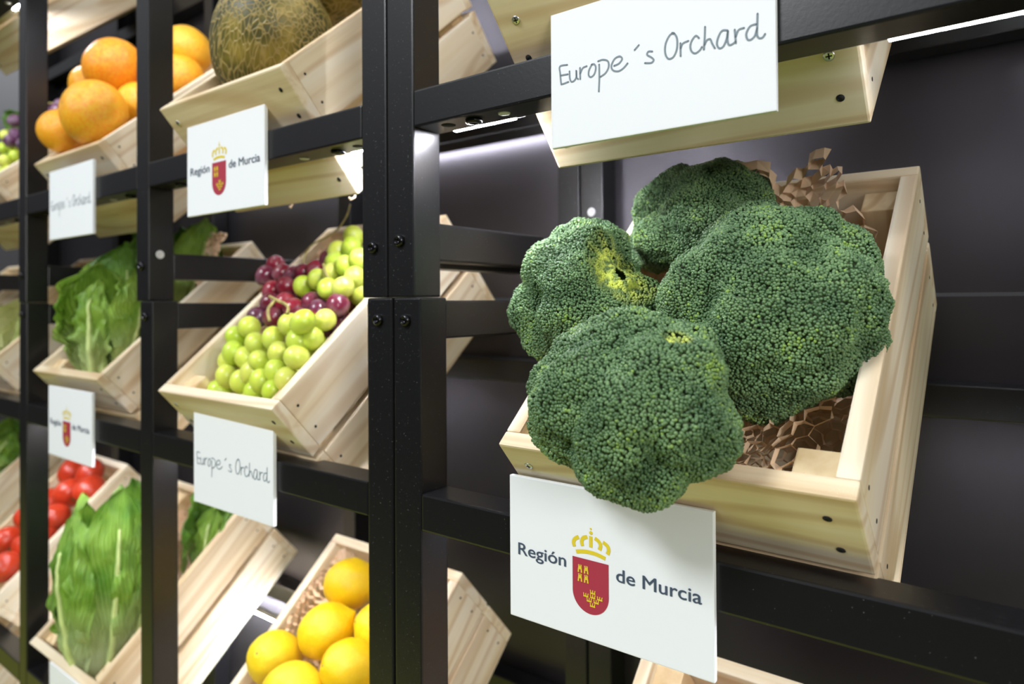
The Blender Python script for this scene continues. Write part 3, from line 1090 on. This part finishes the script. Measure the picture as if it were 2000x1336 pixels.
lp = [(0.0, -1.30), (0.06, -1.285), (0.13, -1.22), (0.22, -1.13), (0.36, -1.03)]
lp += [(math.sin(math.radians(a)) * 0.97, -math.cos(math.radians(a)) * 1.08) for a in range(28, 168, 7)]
lp += [(0.17, 1.10), (0.10, 1.11), (0.0, 1.09)]
lemon_me = bumpy_lathe('peel', lp, 36, 0.03, 8, 2.6)
lemon_me.materials.append(LEMON)
lcal = star_mesh('calyx', 0.11, 6, 0.4)
lcal.materials.append(CALYX)
LEM = [(961, 3224, -49), (1176, 2454, 45), (550, 1846, 34), (2073, 2144, 115), (1910, 2840, -210), (1530, 1562, 269), (1435, 1745, -499), (2340, 2072, -379)]
LEL = ['lemon at the back with its pointed tip to the left', 'lemon in the middle of the pile, tip to the upper left', 'lemon at the left with a green stem scar', 'lemon at the right showing its green stem end',
       'lemon half hidden by the black upright', 'lemon at the very bottom edge of the picture', 'lemon underneath the pile near the front', 'lemon underneath the pile at the right']
LRO = [(0.5, -1.75, 0.0), (0.45, -2.2, 0.2), (0.9, -0.5, 0.6), (1.15, -0.35, -0.1), (0.9, -0.9, 0), (0.2, -1.4, 0.3), (1, 0, 0), (1, 1, 0)]
for (x, v, w), lb, ro in zip(LEM, LEL, LRO):
    fruit('lemon', lb, 'lemon', 'B2', (x / 1e4, v / 1e4, w / 1e4), 0.0395, lemon_me, [('calyx', lcal, (0, 0, 1.09), 1)], ro, 'lemons piled in their crate')

TOM = plain('tomato_skin', (0.54, 0.045, 0.014), 0.30, sss=0.15, sssr=(0.01, 0.002, 0.001), coat=0.08)
tp = [(0.0, -0.80), (0.15, -0.815)] + [(math.sin(math.radians(a)), -0.85 * math.cos(math.radians(a))) for a in range(20, 160, 7)] + [(0.22, 0.80), (0.10, 0.74), (0.0, 0.72)]
tom_me = bumpy_lathe('skin', tp, 36, 0.03, 5, 1.6)
tom_me.materials.append(TOM)
tcal = star_mesh('calyx', 0.42, 5, 0.1)
tcal.materials.append(plain('tomato_calyx', (0.06, 0.16, 0.03), 0.7))
TM = [(1689, 3612, 23), (729, 3260, 0), (2475, 751, 135), (1294, 1206, 100), (1852, 2743, 83), (2476, 3006, 17), (2254, 2082, 89), (639, 2438, -204), (2680, 1640, 60), (1003, 1899, 4), (2143, 1314, -35)]
TL = ['tomato at the top of the pile under the emblem card', 'tomato at the upper left of the pile', 'nearest tomato at the left edge of the picture', 'tomato at the left edge above the nearest one', 'tomato left of the lettuce tip, below the top one',
      'tomato touching the lettuce tip on its right', 'tomato midway, just right of the upright', 'tomato peeping out low behind the upright', 'tomato lowest beside the lettuce, right of the upright', 'tomato hidden behind the upright, upper', 'tomato hidden behind the upright, lower']
rt = random.Random(4)
for (x, v, w), lb in zip(TM, TL):
    fruit('tomato', lb, 'tomato', 'B4', (min(x / 1e4, .237), min(v / 1e4, .338), w / 1e4), 0.0375, tom_me, [('calyx', tcal, (0, 0, 0.76), 1)], (rt.uniform(1.8, 3.2), rt.uniform(-.8, .8), rt.uniform(0, 6)), 'tomatoes piled in their crate')

# melons


def melon_mat():
    m, nt, b = new_mat('netted_melon_rind')
    t = N_(nt, 'TexCoord')
    mp_ = N_(nt, 'Mapping')
    mp_.inputs['Scale'].default_value = (1, 1, 0.34)
    nt.links.new(t.outputs['Object'], mp_.inputs[0])
    nz = N_(nt, 'TexNoise', i_Scale=28.0, i_Detail=2.0)
    nt.links.new(mp_.outputs[0], nz.inputs['Vector'])
    dist = N_(nt, 'VectorMath', operation='MULTIPLY_ADD')
    dist.inputs[1].default_value = (0.022, 0.022, 0.022)
    nt.links.new(nz.outputs['Color'], dist.inputs[0])
    nt.links.new(mp_.outputs[0], dist.inputs[2])
    vo = N_(nt, 'TexVoronoi', feature='DISTANCE_TO_EDGE', i_Scale=185.0)
    nt.links.new(dist.outputs[0], vo.inputs['Vector'])
    net = ramp(nt, vo.outputs['Distance'], [(0.03, (0.75, 0.75, 0.75)), (0.13, (0, 0, 0))])
    n2 = N_(nt, 'TexNoise', i_Scale=16.0, i_Detail=3.0)
    nt.links.new(t.outputs['Object'], n2.inputs['Vector'])
    skin = ramp(nt, n2.outputs[0], [(0.40, (0.035, 0.042, 0.014)), (0.52, (0.12, 0.105, 0.018)), (0.68, (0.40, 0.30, 0.045))])
    c = mix(nt, net, skin, (0.46, 0.34, 0.11))
    nt.links.new(c, b.inputs['Base Color'])
    bp = N_(nt, 'Bump', i_Strength=0.5, i_Distance=0.002)
    nt.links.new(net, bp.inputs['Height'])
    nt.links.new(bp.outputs[0], b.inputs['Normal'])
    b.inputs['Roughness'].default_value = 0.5
    return m


MELON = melon_mat()
mp2 = [(0.0, -1.22)] + [(math.sin(math.pi * k / 30) ** 0.92, -1.22 * math.cos(math.pi * k / 30)) for k in range(1, 30)] + [(0.0, 1.22)]
melon_me = bumpy_lathe('rind', [(r * 0.0865, h * 0.0865) for r, h in mp2], 48, 0.0016, 2, 2.2)
melon_me.materials.append(MELON)
mstem = lathe_mesh('stem_scar', [(0.0, 0.004), (0.009, 0.003), (0.012, 0.0), (0.011, -0.004)], 16)
mstem.materials.append(plain('melon_stem', (0.42, 0.32, 0.14), 0.8))
stick = lathe_mesh('sticker', [(0.0, 0.0006), (0.0095, 0.0003), (0.0098, 0.0)], 20)
stick.materials.append(plain('sticker_paper', (0.80, 0.66, 0.48), 0.5))
for lb, p, ro, st in (('netted melon in front, filling the crate behind the upper emblem card', (.122, .138, -.004), (0.55, 0.75, 0.2), True),
                      ('netted melon behind the front one, cut off by the top edge', (.165, .296, .050), (0.3, 1.4, 0.4), False)):
    r_ = empty('melon', lb, 'melon', cw('U2', *p), ro, 'netted melons')
    link('rind', melon_me, None, r_)
    link('stem_scar', mstem, None, r_, (0, 0, 0.1055))
    if st:
        # small round sticker on the side that faces the aisle
        d = Vector((.62, -.25, .74)).normalized()
        dl = r_.rotation_euler.to_matrix().inverted() @ d
        k = 1 / math.sqrt((dl.x ** 2 + dl.y ** 2) / .0872 ** 2 + dl.z ** 2 / .1062 ** 2)
        s_ = link('sticker', stick, None, r_, dl * k, dl.to_track_quat('Z', 'Y').to_euler())

# onion
ONI = citrus_mat('onion_skin', (0.42, 0.16, 0.03), (0.52, 0.22, 0.045), (0.60, 0.30, 0.08), pore=30, rough=0.35)
onion_me = bumpy_lathe('skin', [(0.0, -0.82), (0.1, -0.83), (0.35, -0.78)] + [(math.sin(math.radians(a)), -0.85 * math.cos(math.radians(a))) for a in range(30, 150, 8)] + [(0.3, 0.84), (0.17, 0.98), (0.12, 1.15), (0.05, 1.3), (0.0, 1.31)], 36, 0.02, 6, 2)
onion_me.materials.append(ONI)
oroot = star_mesh('root_tuft', 0.16, 9, -0.4)
oroot.materials.append(plain('onion_root', (0.5, 0.4, 0.25), 0.9))
fruit('onion', 'brown onion at the bottom edge under the near emblem card', 'onion', 'B1', (.072, .315, -.033), 0.036, onion_me, [('root_tuft', oroot, (0, 0, -0.83), 1)], (0.9, 0.6, 0), 'onions')

# ------------------------------------------------------------------ leaf vegetables


def leaf_mat(name, pale, mid, dark, vein):
    m, nt, b = new_mat(name)
    uv = N_(nt, 'UVMap')
    sp = N_(nt, 'SeparateXYZ')
    nt.links.new(uv.outputs[0], sp.inputs[0])
    ab = N_(nt, 'Math', operation='ABSOLUTE')
    nt.links.new(sp.outputs[0], ab.inputs[0])
    # side veins slanting up from the rib
    k = N_(nt, 'Math', operation='MULTIPLY', i_1=1.1)
    nt.links.new(ab.outputs[0], k.inputs[0])
    df = N_(nt, 'Math', operation='SUBTRACT')
    nt.links.new(sp.outputs[1], df.inputs[0])
    nt.links.new(k.outputs[0], df.inputs[1])
    t = N_(nt, 'TexCoord')
    nz = N_(nt, 'TexNoise', i_Scale=22.0, i_Detail=3.0)
    nt.links.new(t.outputs['Object'], nz.inputs['Vector'])
    ma = N_(nt, 'Math', operation='MULTIPLY_ADD', i_1=0.16)
    nt.links.new(nz.outputs[0], ma.inputs[0])
    nt.links.new(df.outputs[0], ma.inputs[2])
    fr = N_(nt, 'Math', operation='MULTIPLY', i_1=60.0)
    nt.links.new(ma.outputs[0], fr.inputs[0])
    si = N_(nt, 'Math', operation='SINE')
    nt.links.new(fr.outputs[0], si.inputs[0])
    vm = ramp(nt, si.outputs[0], [(0.90, (0, 0, 0)), (1.0, (0.55, 0.55, 0.55))])
    blade = ramp(nt, nz.outputs[0], [(0.32, dark), (0.6, mid)])
    blade = mix(nt, vm, blade, vein)
    # pale towards the base of the leaf
    g = N_(nt, 'MapRange')
    g.inputs[1].default_value = 0.55
    g.inputs[2].default_value = 0.05
    nt.links.new(sp.outputs[1], g.inputs[0])
    c = mix(nt, g.outputs[0], blade, pale)
    nt.links.new(c, b.inputs['Base Color'])
    b.inputs['Roughness'].default_value = 0.42
    b.inputs['Subsurface Weight'].default_value = 0.0
    b.inputs['Transmission Weight'].default_value = 0.0
    n3 = N_(nt, 'TexNoise', i_Scale=95.0, i_Detail=2.0)
    nt.links.new(t.outputs['Object'], n3.inputs['Vector'])
    hm = N_(nt, 'Math', operation='MULTIPLY_ADD', i_1=0.5)
    nt.links.new(si.outputs[0], hm.inputs[0])
    nt.links.new(n3.outputs[0], hm.inputs[2])
    bp = N_(nt, 'Bump', i_Strength=0.55, i_Distance=0.003)
    nt.links.new(hm.outputs[0], bp.inputs['Height'])
    nt.links.new(bp.outputs[0], b.inputs['Normal'])
    # thin leaf lets some light through
    tr = N_(nt, 'BsdfTranslucent')
    nt.links.new(c, tr.inputs[0])
    ms = N_(nt, 'MixShader', i_0=0.28)
    out = nt.nodes['Material Output']
    nt.links.new(b.outputs[0], ms.inputs[1])
    nt.links.new(tr.outputs[0], ms.inputs[2])
    nt.links.new(ms.outputs[0], out.inputs[0])
    return m


ROMAINE = leaf_mat('romaine_leaf', (0.70, 0.78, 0.34), (0.31, 0.52, 0.06), (0.14, 0.33, 0.025), (0.54, 0.70, 0.23))
ROMLIME = leaf_mat('romaine_bright_leaf', (0.78, 0.82, 0.50), (0.25, 0.46, 0.05), (0.10, 0.28, 0.02), (0.50, 0.66, 0.20))
ROMDARK = leaf_mat('romaine_outer_leaf', (0.50, 0.64, 0.20), (0.17, 0.36, 0.035), (0.08, 0.21, 0.018), (0.32, 0.50, 0.14))
CABB = leaf_mat('pale_cabbage_leaf', (0.80, 0.80, 0.50), (0.74, 0.76, 0.34), (0.55, 0.63, 0.20), (0.84, 0.84, 0.58))
RIB = plain('leaf_rib', (0.56, 0.68, 0.26), 0.45, var=0.15, bscale=60)


def head(name, label, cat, base, tip, Rmax, seed, leaves, group, mat_in=ROMAINE, mat_out=ROMDARK, face=(.60, -.80, 0), foot=0.22):
    """leaves: (angle from the camera side, length, half width rad, outer, flare)"""
    base, tip = Vector(base), Vector(tip)
    ax = (tip - base).normalized()
    f = (Vector(face) - ax * Vector(face).dot(ax)).normalized()
    s = ax.cross(f)
    Lh = (tip - base).length
    root = empty(name, label, cat, base, group=group)
    rnd = random.Random(seed)
    NT, NS = 44, 34
    for li, (ph, ln, hw_, lay, flare, outer) in enumerate(leaves):
        ph0 = math.radians(ph)
        vs, uvs, quads = [], [], []
        rib = []
        sd = seed * 13 + li * 7
        for j in range(NT + 1):
            t = j / NT
            # barrel radius along the head, then the tip bends in or out
            R = Rmax * lay * (foot + (1 - foot) * math.sin(math.pi * min(1, t * 0.67 + 0.03)) ** 0.85)
            R *= 1 - (0.30 - flare) * max(0, t - 0.72) / 0.28
            wd = hw_ * (0.45 + 0.55 * math.sin(math.pi * min(1, t ** 0.9 * 0.62)) ** 1.2)
            wd *= math.sqrt(max(0.0004, 1 - max(0, (t - 0.50) / 0.50) ** 2.3))
            for i in range(NS + 1):
                u = (i / NS) * 2 - 1
                a = ph0 + u * wd
                qn = Vector((u * 2.2 + sd, t * 5.0, sd * 0.7))
                crin = mnoise.noise(qn) * 0.009 + mnoise.noise(qn * 2.6) * 0.0075 + mnoise.noise(qn * 5) * 0.0030
                ruf = abs(u) ** 3 * (math.sin(t * 31 + sd + u * 2) * 0.006 + mnoise.noise(Vector((t * 9, u, sd))) * 0.012) * (Rmax / 0.075)
                r = R + (crin + ruf) * min(1, t * 3) * (0.4 + 0.6 * min(1, abs(u) * 5)) + abs(u) ** 2 * 0.010 * (1 if outer else 0.3)
                z = t * ln * Lh - abs(u) ** 2.2 * 0.04 * Lh * t + mnoise.noise(Vector((u * 4, sd, t * 3))) * 0.006 * t
                bend = (mnoise.noise(Vector((t * 1.5, sd, 3.3))) * 0.02) * t
                p = ax * z + (f * math.cos(a) + s * math.sin(a)) * r + s * bend
                vs.append(tuple(p))
                uvs.append((u, t))
                if i == NS // 2 and t < 0.8:
                    rib.append((p + (f * math.cos(ph0) + s * math.sin(ph0)) * 0.0012, t))
        for j in range(NT):
            for i in range(NS):
                a_ = j * (NS + 1) + i
                quads.append((a_, a_ + 1, a_ + NS + 2, a_ + NS + 1))
        me = bpy.data.meshes.new('leaf')
        me.from_pydata(vs, [], quads)
        me.polygons.foreach_set('use_smooth', [True] * len(quads))
        uvl = me.uv_layers.new(name='UVMap')
        vi = np.empty(len(me.loops), np.int32)
        me.loops.foreach_get('vertex_index', vi)
        uvl.data.foreach_set('uv', np.array(uvs, np.float32)[vi].ravel())
        lf = link('leaf', me, mat_out if outer else mat_in, root)
        w0 = 0.0062 * Rmax / 0.075
        link('midrib', tubes_mesh('midrib', [([p for p, t in rib], [w0 * (1 - 0.86 * min(1, t * 1.1)) + 0.0008 for p, t in rib])], 8), RIB, lf)
    link('core', lathe_mesh('core', [(0.0, -0.004), (Rmax * 0.24, -0.002), (Rmax * 0.27, 0.012), (Rmax * 0.18, 0.05), (0.0, 0.06)], 18), RIB, root)
    root.children[-1].rotation_euler = ax.to_track_quat('Z', 'Y').to_euler()
    return root


def zz(x, y, z):
    return (x, y, z + Z0)


inner = [(0, .86, 1.2, .55, -.2, False), (120, .88, 1.2, .55, -.2, False), (240, .84, 1.2, .55, -.2, False)]
head('romaine_lettuce', 'front upright romaine lettuce, its broad leaf facing out, beside the grape crate', 'lettuce', zz(-1.405, .058, -.150), zz(-1.418, .078, .082), .074, 4,
     inner + [(180, 1.22, 1.35, .95, .25, True), (-105, .95, 1.0, .97, .05, False), (95, .95, 1.0, .97, .05, False), (8, 1.0, 1.5, 1.05, -.12, False)], 'romaine lettuces')
head('romaine_lettuce', 'darker romaine lettuce behind the upright one, seen through the post gap', 'lettuce', zz(-1.415, .185, -.060), zz(-1.41, .215, .178), .074, 9,
     inner + [(180, 1.0, 1.1, .9, .1, True), (-80, .92, 1.0, .95, .2, True), (70, 1.02, .95, .98, .2, False), (0, .95, 1.0, 1.0, .05, True)], 'romaine lettuces')
head('romaine_lettuce', 'long romaine lettuce standing in the lowest left crate, white ribs at its foot', 'lettuce', zz(-1.392, .062, -.742), zz(-1.432, .095, -.345), .088, 15,
     inner + [(175, 1.0, 1.1, .95, .1, True), (80, .92, .9, .98, .1, False), (-88, .95, .95, 1.0, .15, False), (38, 1.0, 1.0, 1.0, .05, False), (-30, .90, .85, 1.05, .12, False), (10, .58, .75, 1.07, .25, False)], 'romaine lettuces', ROMLIME, ROMDARK, foot=0.08)
head('romaine_lettuce', 'dark green romaine lettuce lying behind the long one, right of the upright', 'lettuce', zz(-1.360, .235, -.600), zz(-1.350, .275, -.385), .056, 22,
     inner + [(180, 1.0, 1.1, .9, .1, True), (80, 1.0, 1.0, .97, .0, True), (-80, .95, 1.0, .97, .1, True), (5, 1.0, 1.05, 1.0, -.1, True)], 'romaine lettuces')
head('cabbage', 'pale yellow-white cabbage in the crate at the left edge', 'cabbage', zz(-1.96, .055, -.175), zz(-2.02, .20, -.035), .066, 31,
     inner + [(180, 1.0, 1.1, .95, 0, False), (90, .95, 1.1, .97, 0, False), (-90, .95, 1.1, .97, 0, False), (0, .95, 1.15, 1.0, -.1, False)], 'pale cabbages', CABB, CABB)
head('romaine_lettuce', 'far green lettuce above the tomatoes at the left edge', 'lettuce', zz(-2.55, .20, -.54), zz(-2.50, .28, -.36), .070, 41,
     inner + [(180, 1.0, 1.1, .9, .1, True), (90, 1.0, 1.0, .97, 0, True), (-90, .95, 1.0, .97, .1, False), (0, 1.0, 1.05, 1.0, -.1, True)], 'romaine lettuces')
head('vine_leaves', 'small dark green leaves on the mixed grapes at the left edge', 'leaves', zz(-2.045, .135, .405), zz(-2.065, .13, .495), .026, 52,
     [(0, 1.0, .9, 1, .3, True), (130, .9, .9, 1, .3, True), (-110, .9, .9, 1, .2, True)], 'leaves', ROMDARK, ROMDARK)

# ------------------------------------------------------------------ signs
SW, SH, ST = 0.1905, 0.127, 0.005
board_me = box_mesh('board', [(-SW / 2, SW / 2, -ST, 0, 0, SH)], 0.0009)
board_me.materials.append(FOAM)
YF = -ST - 0.0001                       # printed face


def flat_mesh(name, polys, y=YF, th=0.00025):
    """flat prints: list of (x,z) outlines in sign units around the sign centre"""
    bm = bmesh.new()
    for pl in polys:
        vs = [bm.verts.new((x, y - th, z + SH / 2)) for x, z in pl]
        try:
            bm.faces.new(vs)
        except ValueError:
            pass
    bmesh.ops.triangulate(bm, faces=bm.faces[:])
    bmesh.ops.recalc_face_normals(bm, faces=bm.faces[:])
    return from_bm(bm, name)


def ribbon(pts, w):
    pts = [Vector((p[0], p[1])) for p in pts]
    Lf, Rt = [], []
    for i, p in enumerate(pts):
        d = pts[min(i + 1, len(pts) - 1)] - pts[max(i - 1, 0)]
        d.normalize()
        n = Vector((-d.y, d.x))
        Lf.append(p + n * w)
        Rt.append(p - n * w)
    return [tuple(p) for p in Lf] + [tuple(p) for p in reversed(Rt)]


def ribbon_quads(pts, w):
    r = ribbon(pts, w)
    n = len(pts)
    return [(r[i], r[i + 1], r[2 * n - 2 - i], r[2 * n - 1 - i]) for i in range(n - 1)]


def disc(cx, cz, r, n=14):
    return [(cx + r * math.cos(2 * math.pi * k / n), cz + r * math.sin(2 * math.pi * k / n)) for k in range(n)]


def text_mesh(name, txt, x0, x1, base, cap):
    cu = bpy.data.curves.new('t', 'FONT')
    cu.body = txt
    cu.size = 1.0
    cu.resolution_u = 6
    o = bpy.data.objects.new('t', cu)
    COL.objects.link(o)
    bpy.context.view_layer.update()
    dg = bpy.context.evaluated_depsgraph_get()
    me = bpy.data.meshes.new_from_object(o.evaluated_get(dg))
    bpy.data.objects.remove(o)
    me.name = name
    bm = bmesh.new()
    bm.from_mesh(me)
    g = bm.verts[:] + bm.edges[:] + bm.faces[:]
    for dx, dz in ((0.026, 0.0), (0.013, 0.012), (0.013, -0.012)):
        d_ = bmesh.ops.duplicate(bm, geom=g)
        bmesh.ops.translate(bm, vec=(dx, dz, 0), verts=[v for v in d_['geom'] if isinstance(v, bmesh.types.BMVert)])
    bm.to_mesh(me)
    bm.free()
    co = np.empty(len(me.vertices) * 3, np.float32)
    me.vertices.foreach_get('co', co)
    co = co.reshape(-1, 3)
    return me, co


def place_text(me, co, x0, x1, base, caph, scale_ref):
    xs = (x1 - x0) / (co[:, 0].max() - co[:, 0].min())
    out = np.empty_like(co)
    out[:, 0] = x0 + (co[:, 0] - co[:, 0].min()) * xs
    out[:, 1] = YF - 0.0003
    out[:, 2] = base + co[:, 1] * scale_ref + SH / 2
    me.vertices.foreach_set('co', out.ravel())
    me.update()
    me.materials.clear()
    me.materials.append(SLATE)
    return me


# hand-lettered card
STROKES = [[(-781,63),(-856,65),(-854,4),(-845,-81),(-836,-93),(-771,-86)],[(-847,-15),(-776,-19)],[(-759,3),(-756,-56),(-742,-89),(-714,-88),(-691,-59),(-691,-2),(-689,-60),(-673,-82)],[(-654,10),(-653,-86)],[(-652,-39),(-627,2),(-588,10)],[(-536,15),(-566,-28),(-570,-70),(-548,-90),(-516,-72),(-501,-23),(-515,10),(-542,12)],[(-469,-2),(-468,-115),(-474,-226)],[(-479,27),(-434,30),(-387,8),(-380,-40),(-409,-85),(-459,-107)],[(-330,-43),(-284,-33),(-256,-2),(-278,23),(-324,13),(-354,-36),(-341,-76),(-294,-95),(-248,-82),(-207,-49)],[(-144,44),(-106,75)],[(10,-3),(-24,4),(-34,-20),(0,-46),(21,-72),(0,-90),(-54,-80)],[(195,94),(162,93),(129,48),(117,-6),(124,-60),(149,-92),(188,-83),(215,-28),(217,49),(195,94),(176,103)],[(244,8),(245,-92)],[(245,-35),(263,0),(308,10)],[(392,12),(366,35),(335,4),(323,-36),(334,-77),(362,-97),(396,-83),(414,-61)],[(440,85),(436,-3),(429,-84)],[(433,-53),(453,-20),(479,-18),(492,-50),(513,-93)],[(611,15),(569,23),(539,-20),(530,-68),(547,-101),(577,-95),(603,-43),(613,12),(609,-53),(619,-93),(644,-94),(669,-80)],[(663,8),(670,-92)],[(669,-47),(690,-2),(731,4)],[(828,82),(825,1),(823,-68),(838,-96),(862,-97),(879,-76)],[(819,8),(803,10),(771,2),(747,-41),(754,-84),(778,-93),(807,-72),(823,-23)]]


def hand_lettering():
    polys = []
    for st in STROKES:
        pts = [(p.x, p.y) for p in catmull([Vector((x / 1e4, z / 1e4, 0)) for x, z in st], 6)]
        for a, q in enumerate(ribbon_quads(pts, 0.00068)):
            polys.append(q)
        polys.append(disc(pts[0][0], pts[0][1], 0.00068, 10))
        polys.append(disc(pts[-1][0], pts[-1][1], 0.00068, 10))
    return flat_mesh('lettering', polys)


def crown_polys(x, z, s):
    # tiny crown: base bar and three points
    return [[(x - 3 * s, z - 2 * s), (x + 3 * s, z - 2 * s), (x + 3 * s, z - .6 * s), (x - 3 * s, z - .6 * s)]] + \
           [[(x + k * s - .5 * s, z - .6 * s), (x + k * s + .5 * s, z - .6 * s), (x + k * 1.25 * s + .5 * s, z + 2 * s), (x + k * 1.25 * s - .5 * s, z + 2 * s)] for k in (-2.2, 0, 2.2)]


def castle_polys(x, z, w, h):
    # little tower: crenellated top, window, gate
    P_ = [[(x - .36 * w, z + .10 * h), (x + .36 * w, z + .10 * h), (x + .36 * w, z + .28 * h), (x - .36 * w, z + .28 * h)]]
    for k in (-.28, 0, .28):
        P_.append([(x + (k - .09) * w, z + .28 * h), (x + (k + .09) * w, z + .28 * h), (x + (k + .09) * w, z + .5 * h), (x + (k - .09) * w, z + .5 * h)])
    P_.append([(x - .5 * w, z - .5 * h), (x - .17 * w, z - .5 * h), (x - .17 * w, z - .12 * h), (x - .40 * w, z + .06 * h)])
    P_.append([(x + .17 * w, z - .5 * h), (x + .5 * w, z - .5 * h), (x + .40 * w, z + .06 * h), (x + .17 * w, z - .12 * h)])
    P_.append([(x - .40 * w, z + .05 * h), (x - .17 * w, z - .12 * h), (x + .17 * w, z - .12 * h), (x + .40 * w, z + .05 * h), (x + .36 * w, z + .10 * h), (x - .36 * w, z + .10 * h)])
    return P_


def make_hand_card():
    r = bpy.data.objects.new('handwritten_card', None)
    COL.objects.link(r)
    link('board', board_me, None, r)
    link('lettering', hand_lettering(), INK, r)
    return r


def make_emblem_card():
    r = bpy.data.objects.new('emblem_card', None)
    COL.objects.link(r)
    link('board', board_me, None, r)
    u = 1e-4
    me, co = text_mesh('lettering', 'Región', 0, 1, 0, 0)
    capR = co[:, 1].max()
    # scale so the capital's height is right (digits and ascenders share it)
    s = 0.0152
    link('lettering', place_text(me, co, -.0856, -.0345, -.0064, None, s), None, r)
    me, co = text_mesh('lettering', 'de Murcia', 0, 1, 0, 0)
    link('lettering', place_text(me, co, .0136, .0860, -.0073, None, s), None, r)
    # crown
    polys = []
    for arc in ([(-261, 128), (-270, 162), (-256, 193), (-218, 218)], [(-181, 148), (-189, 185), (-173, 217), (-135, 234)], [(-19, 147), (-7, 188), (-27, 219), (-62, 236)], [(56, 127), (68, 163), (56, 197), (16, 219)]):
        pts = [(p.x, p.y) for p in catmull([Vector((x * u, z * u, 0)) for x, z in arc], 6)]
        polys += ribbon_quads(pts, 0.0016)
    polys += ribbon_quads([(-100 * u, 152 * u), (-100 * u, 247 * u)], 0.0015)
    polys.append(disc(-99 * u, 274 * u, 0.0016))
    polys.append(disc(-100 * u, 307 * u, 0.0009))
    pts = [(p.x, p.y) for p in catmull([Vector((x * u, z * u, 0)) for x, z in ((-244, 89), (-170, 105), (-104, 109), (-40, 105), (36, 89))], 6)]
    polys += ribbon_quads(pts, 0.00165)
    link('crown', flat_mesh('crown', polys), GOLD, r)
    # shield with rounded foot
    top, xl, xr = 44 * u, -281 * u, 66 * u
    cx, rr = (xl + xr) / 2, (xr - xl) / 2
    out = [(xl, top), (xr, top)] + [(cx + rr * math.cos(t), -232 * u - rr * math.sin(t)) for t in [math.pi * k / 28 for k in range(29)]]
    sh = link('shield', flat_mesh('shield', [out], YF, 0.0002), CRIMSON, r)
    polys = []
    for x, z in ((-207, -45), (-146, -45), (-207, -121), (-146, -121)):
        polys += castle_polys(x * u, z * u, 0.0046, 0.0066)
    link('castles', flat_mesh('castles', polys, YF, 0.0005), GOLD, sh)
    polys = []
    for x, z in ((-150, -254), (-84, -216), (-84, -252), (-118, -288), (-17, -254), (-51, -288), (-86, -324)):
        polys += crown_polys(x * u, z * u, 0.00082)
    link('crowns', flat_mesh('crowns', polys, YF, 0.0005), GOLD, sh)
    return r


hand = make_hand_card()
emb = make_emblem_card()
for i, (x, z, lb) in enumerate(((-.2355, .1975, "large white card hand-lettered Europe's Orchard on the rail above the broccoli"),
                                (-.842, -.2118, "white card hand-lettered Europe's Orchard under the grape crate"),
                                (-1.3645, .1859, "white card hand-lettered Europe's Orchard under the grapefruit crate"),
                                (-1.366, -.7270, "white card at the bottom left edge, only its top in the picture"))):
    o = hand if i == 0 else copy_tree(hand)
    o.location = (x, -0.0004, z + Z0 - SH / 2)
    tag(o, lb, 'sign', 'hand-lettered white cards on the rails')
for i, (x, z, lb) in enumerate(((-.2836, -.2198, 'near white emblem card reading Región de Murcia under the broccoli'),
                                (-.8583, .1883, 'white emblem card reading Región de Murcia under the melon crate'),
                                (-1.369, -.2127, 'white emblem card reading Región de Murcia under the upright lettuce crate'))):
    o = emb if i == 0 else copy_tree(emb)
    o.location = (x, -0.0004, z + Z0 - SH / 2)
    tag(o, lb, 'sign', 'printed emblem cards on the rails')

# ------------------------------------------------------------------ bring the plan to metres
done = set()
for o in scn.objects:
    if o.type in {'CAMERA', 'LIGHT'}:
        continue
    o.location = o.location * K
    if o.type == 'MESH' and o.data.name not in done:
        done.add(o.data.name)
        o.data.transform(Matrix.Scale(K, 4))
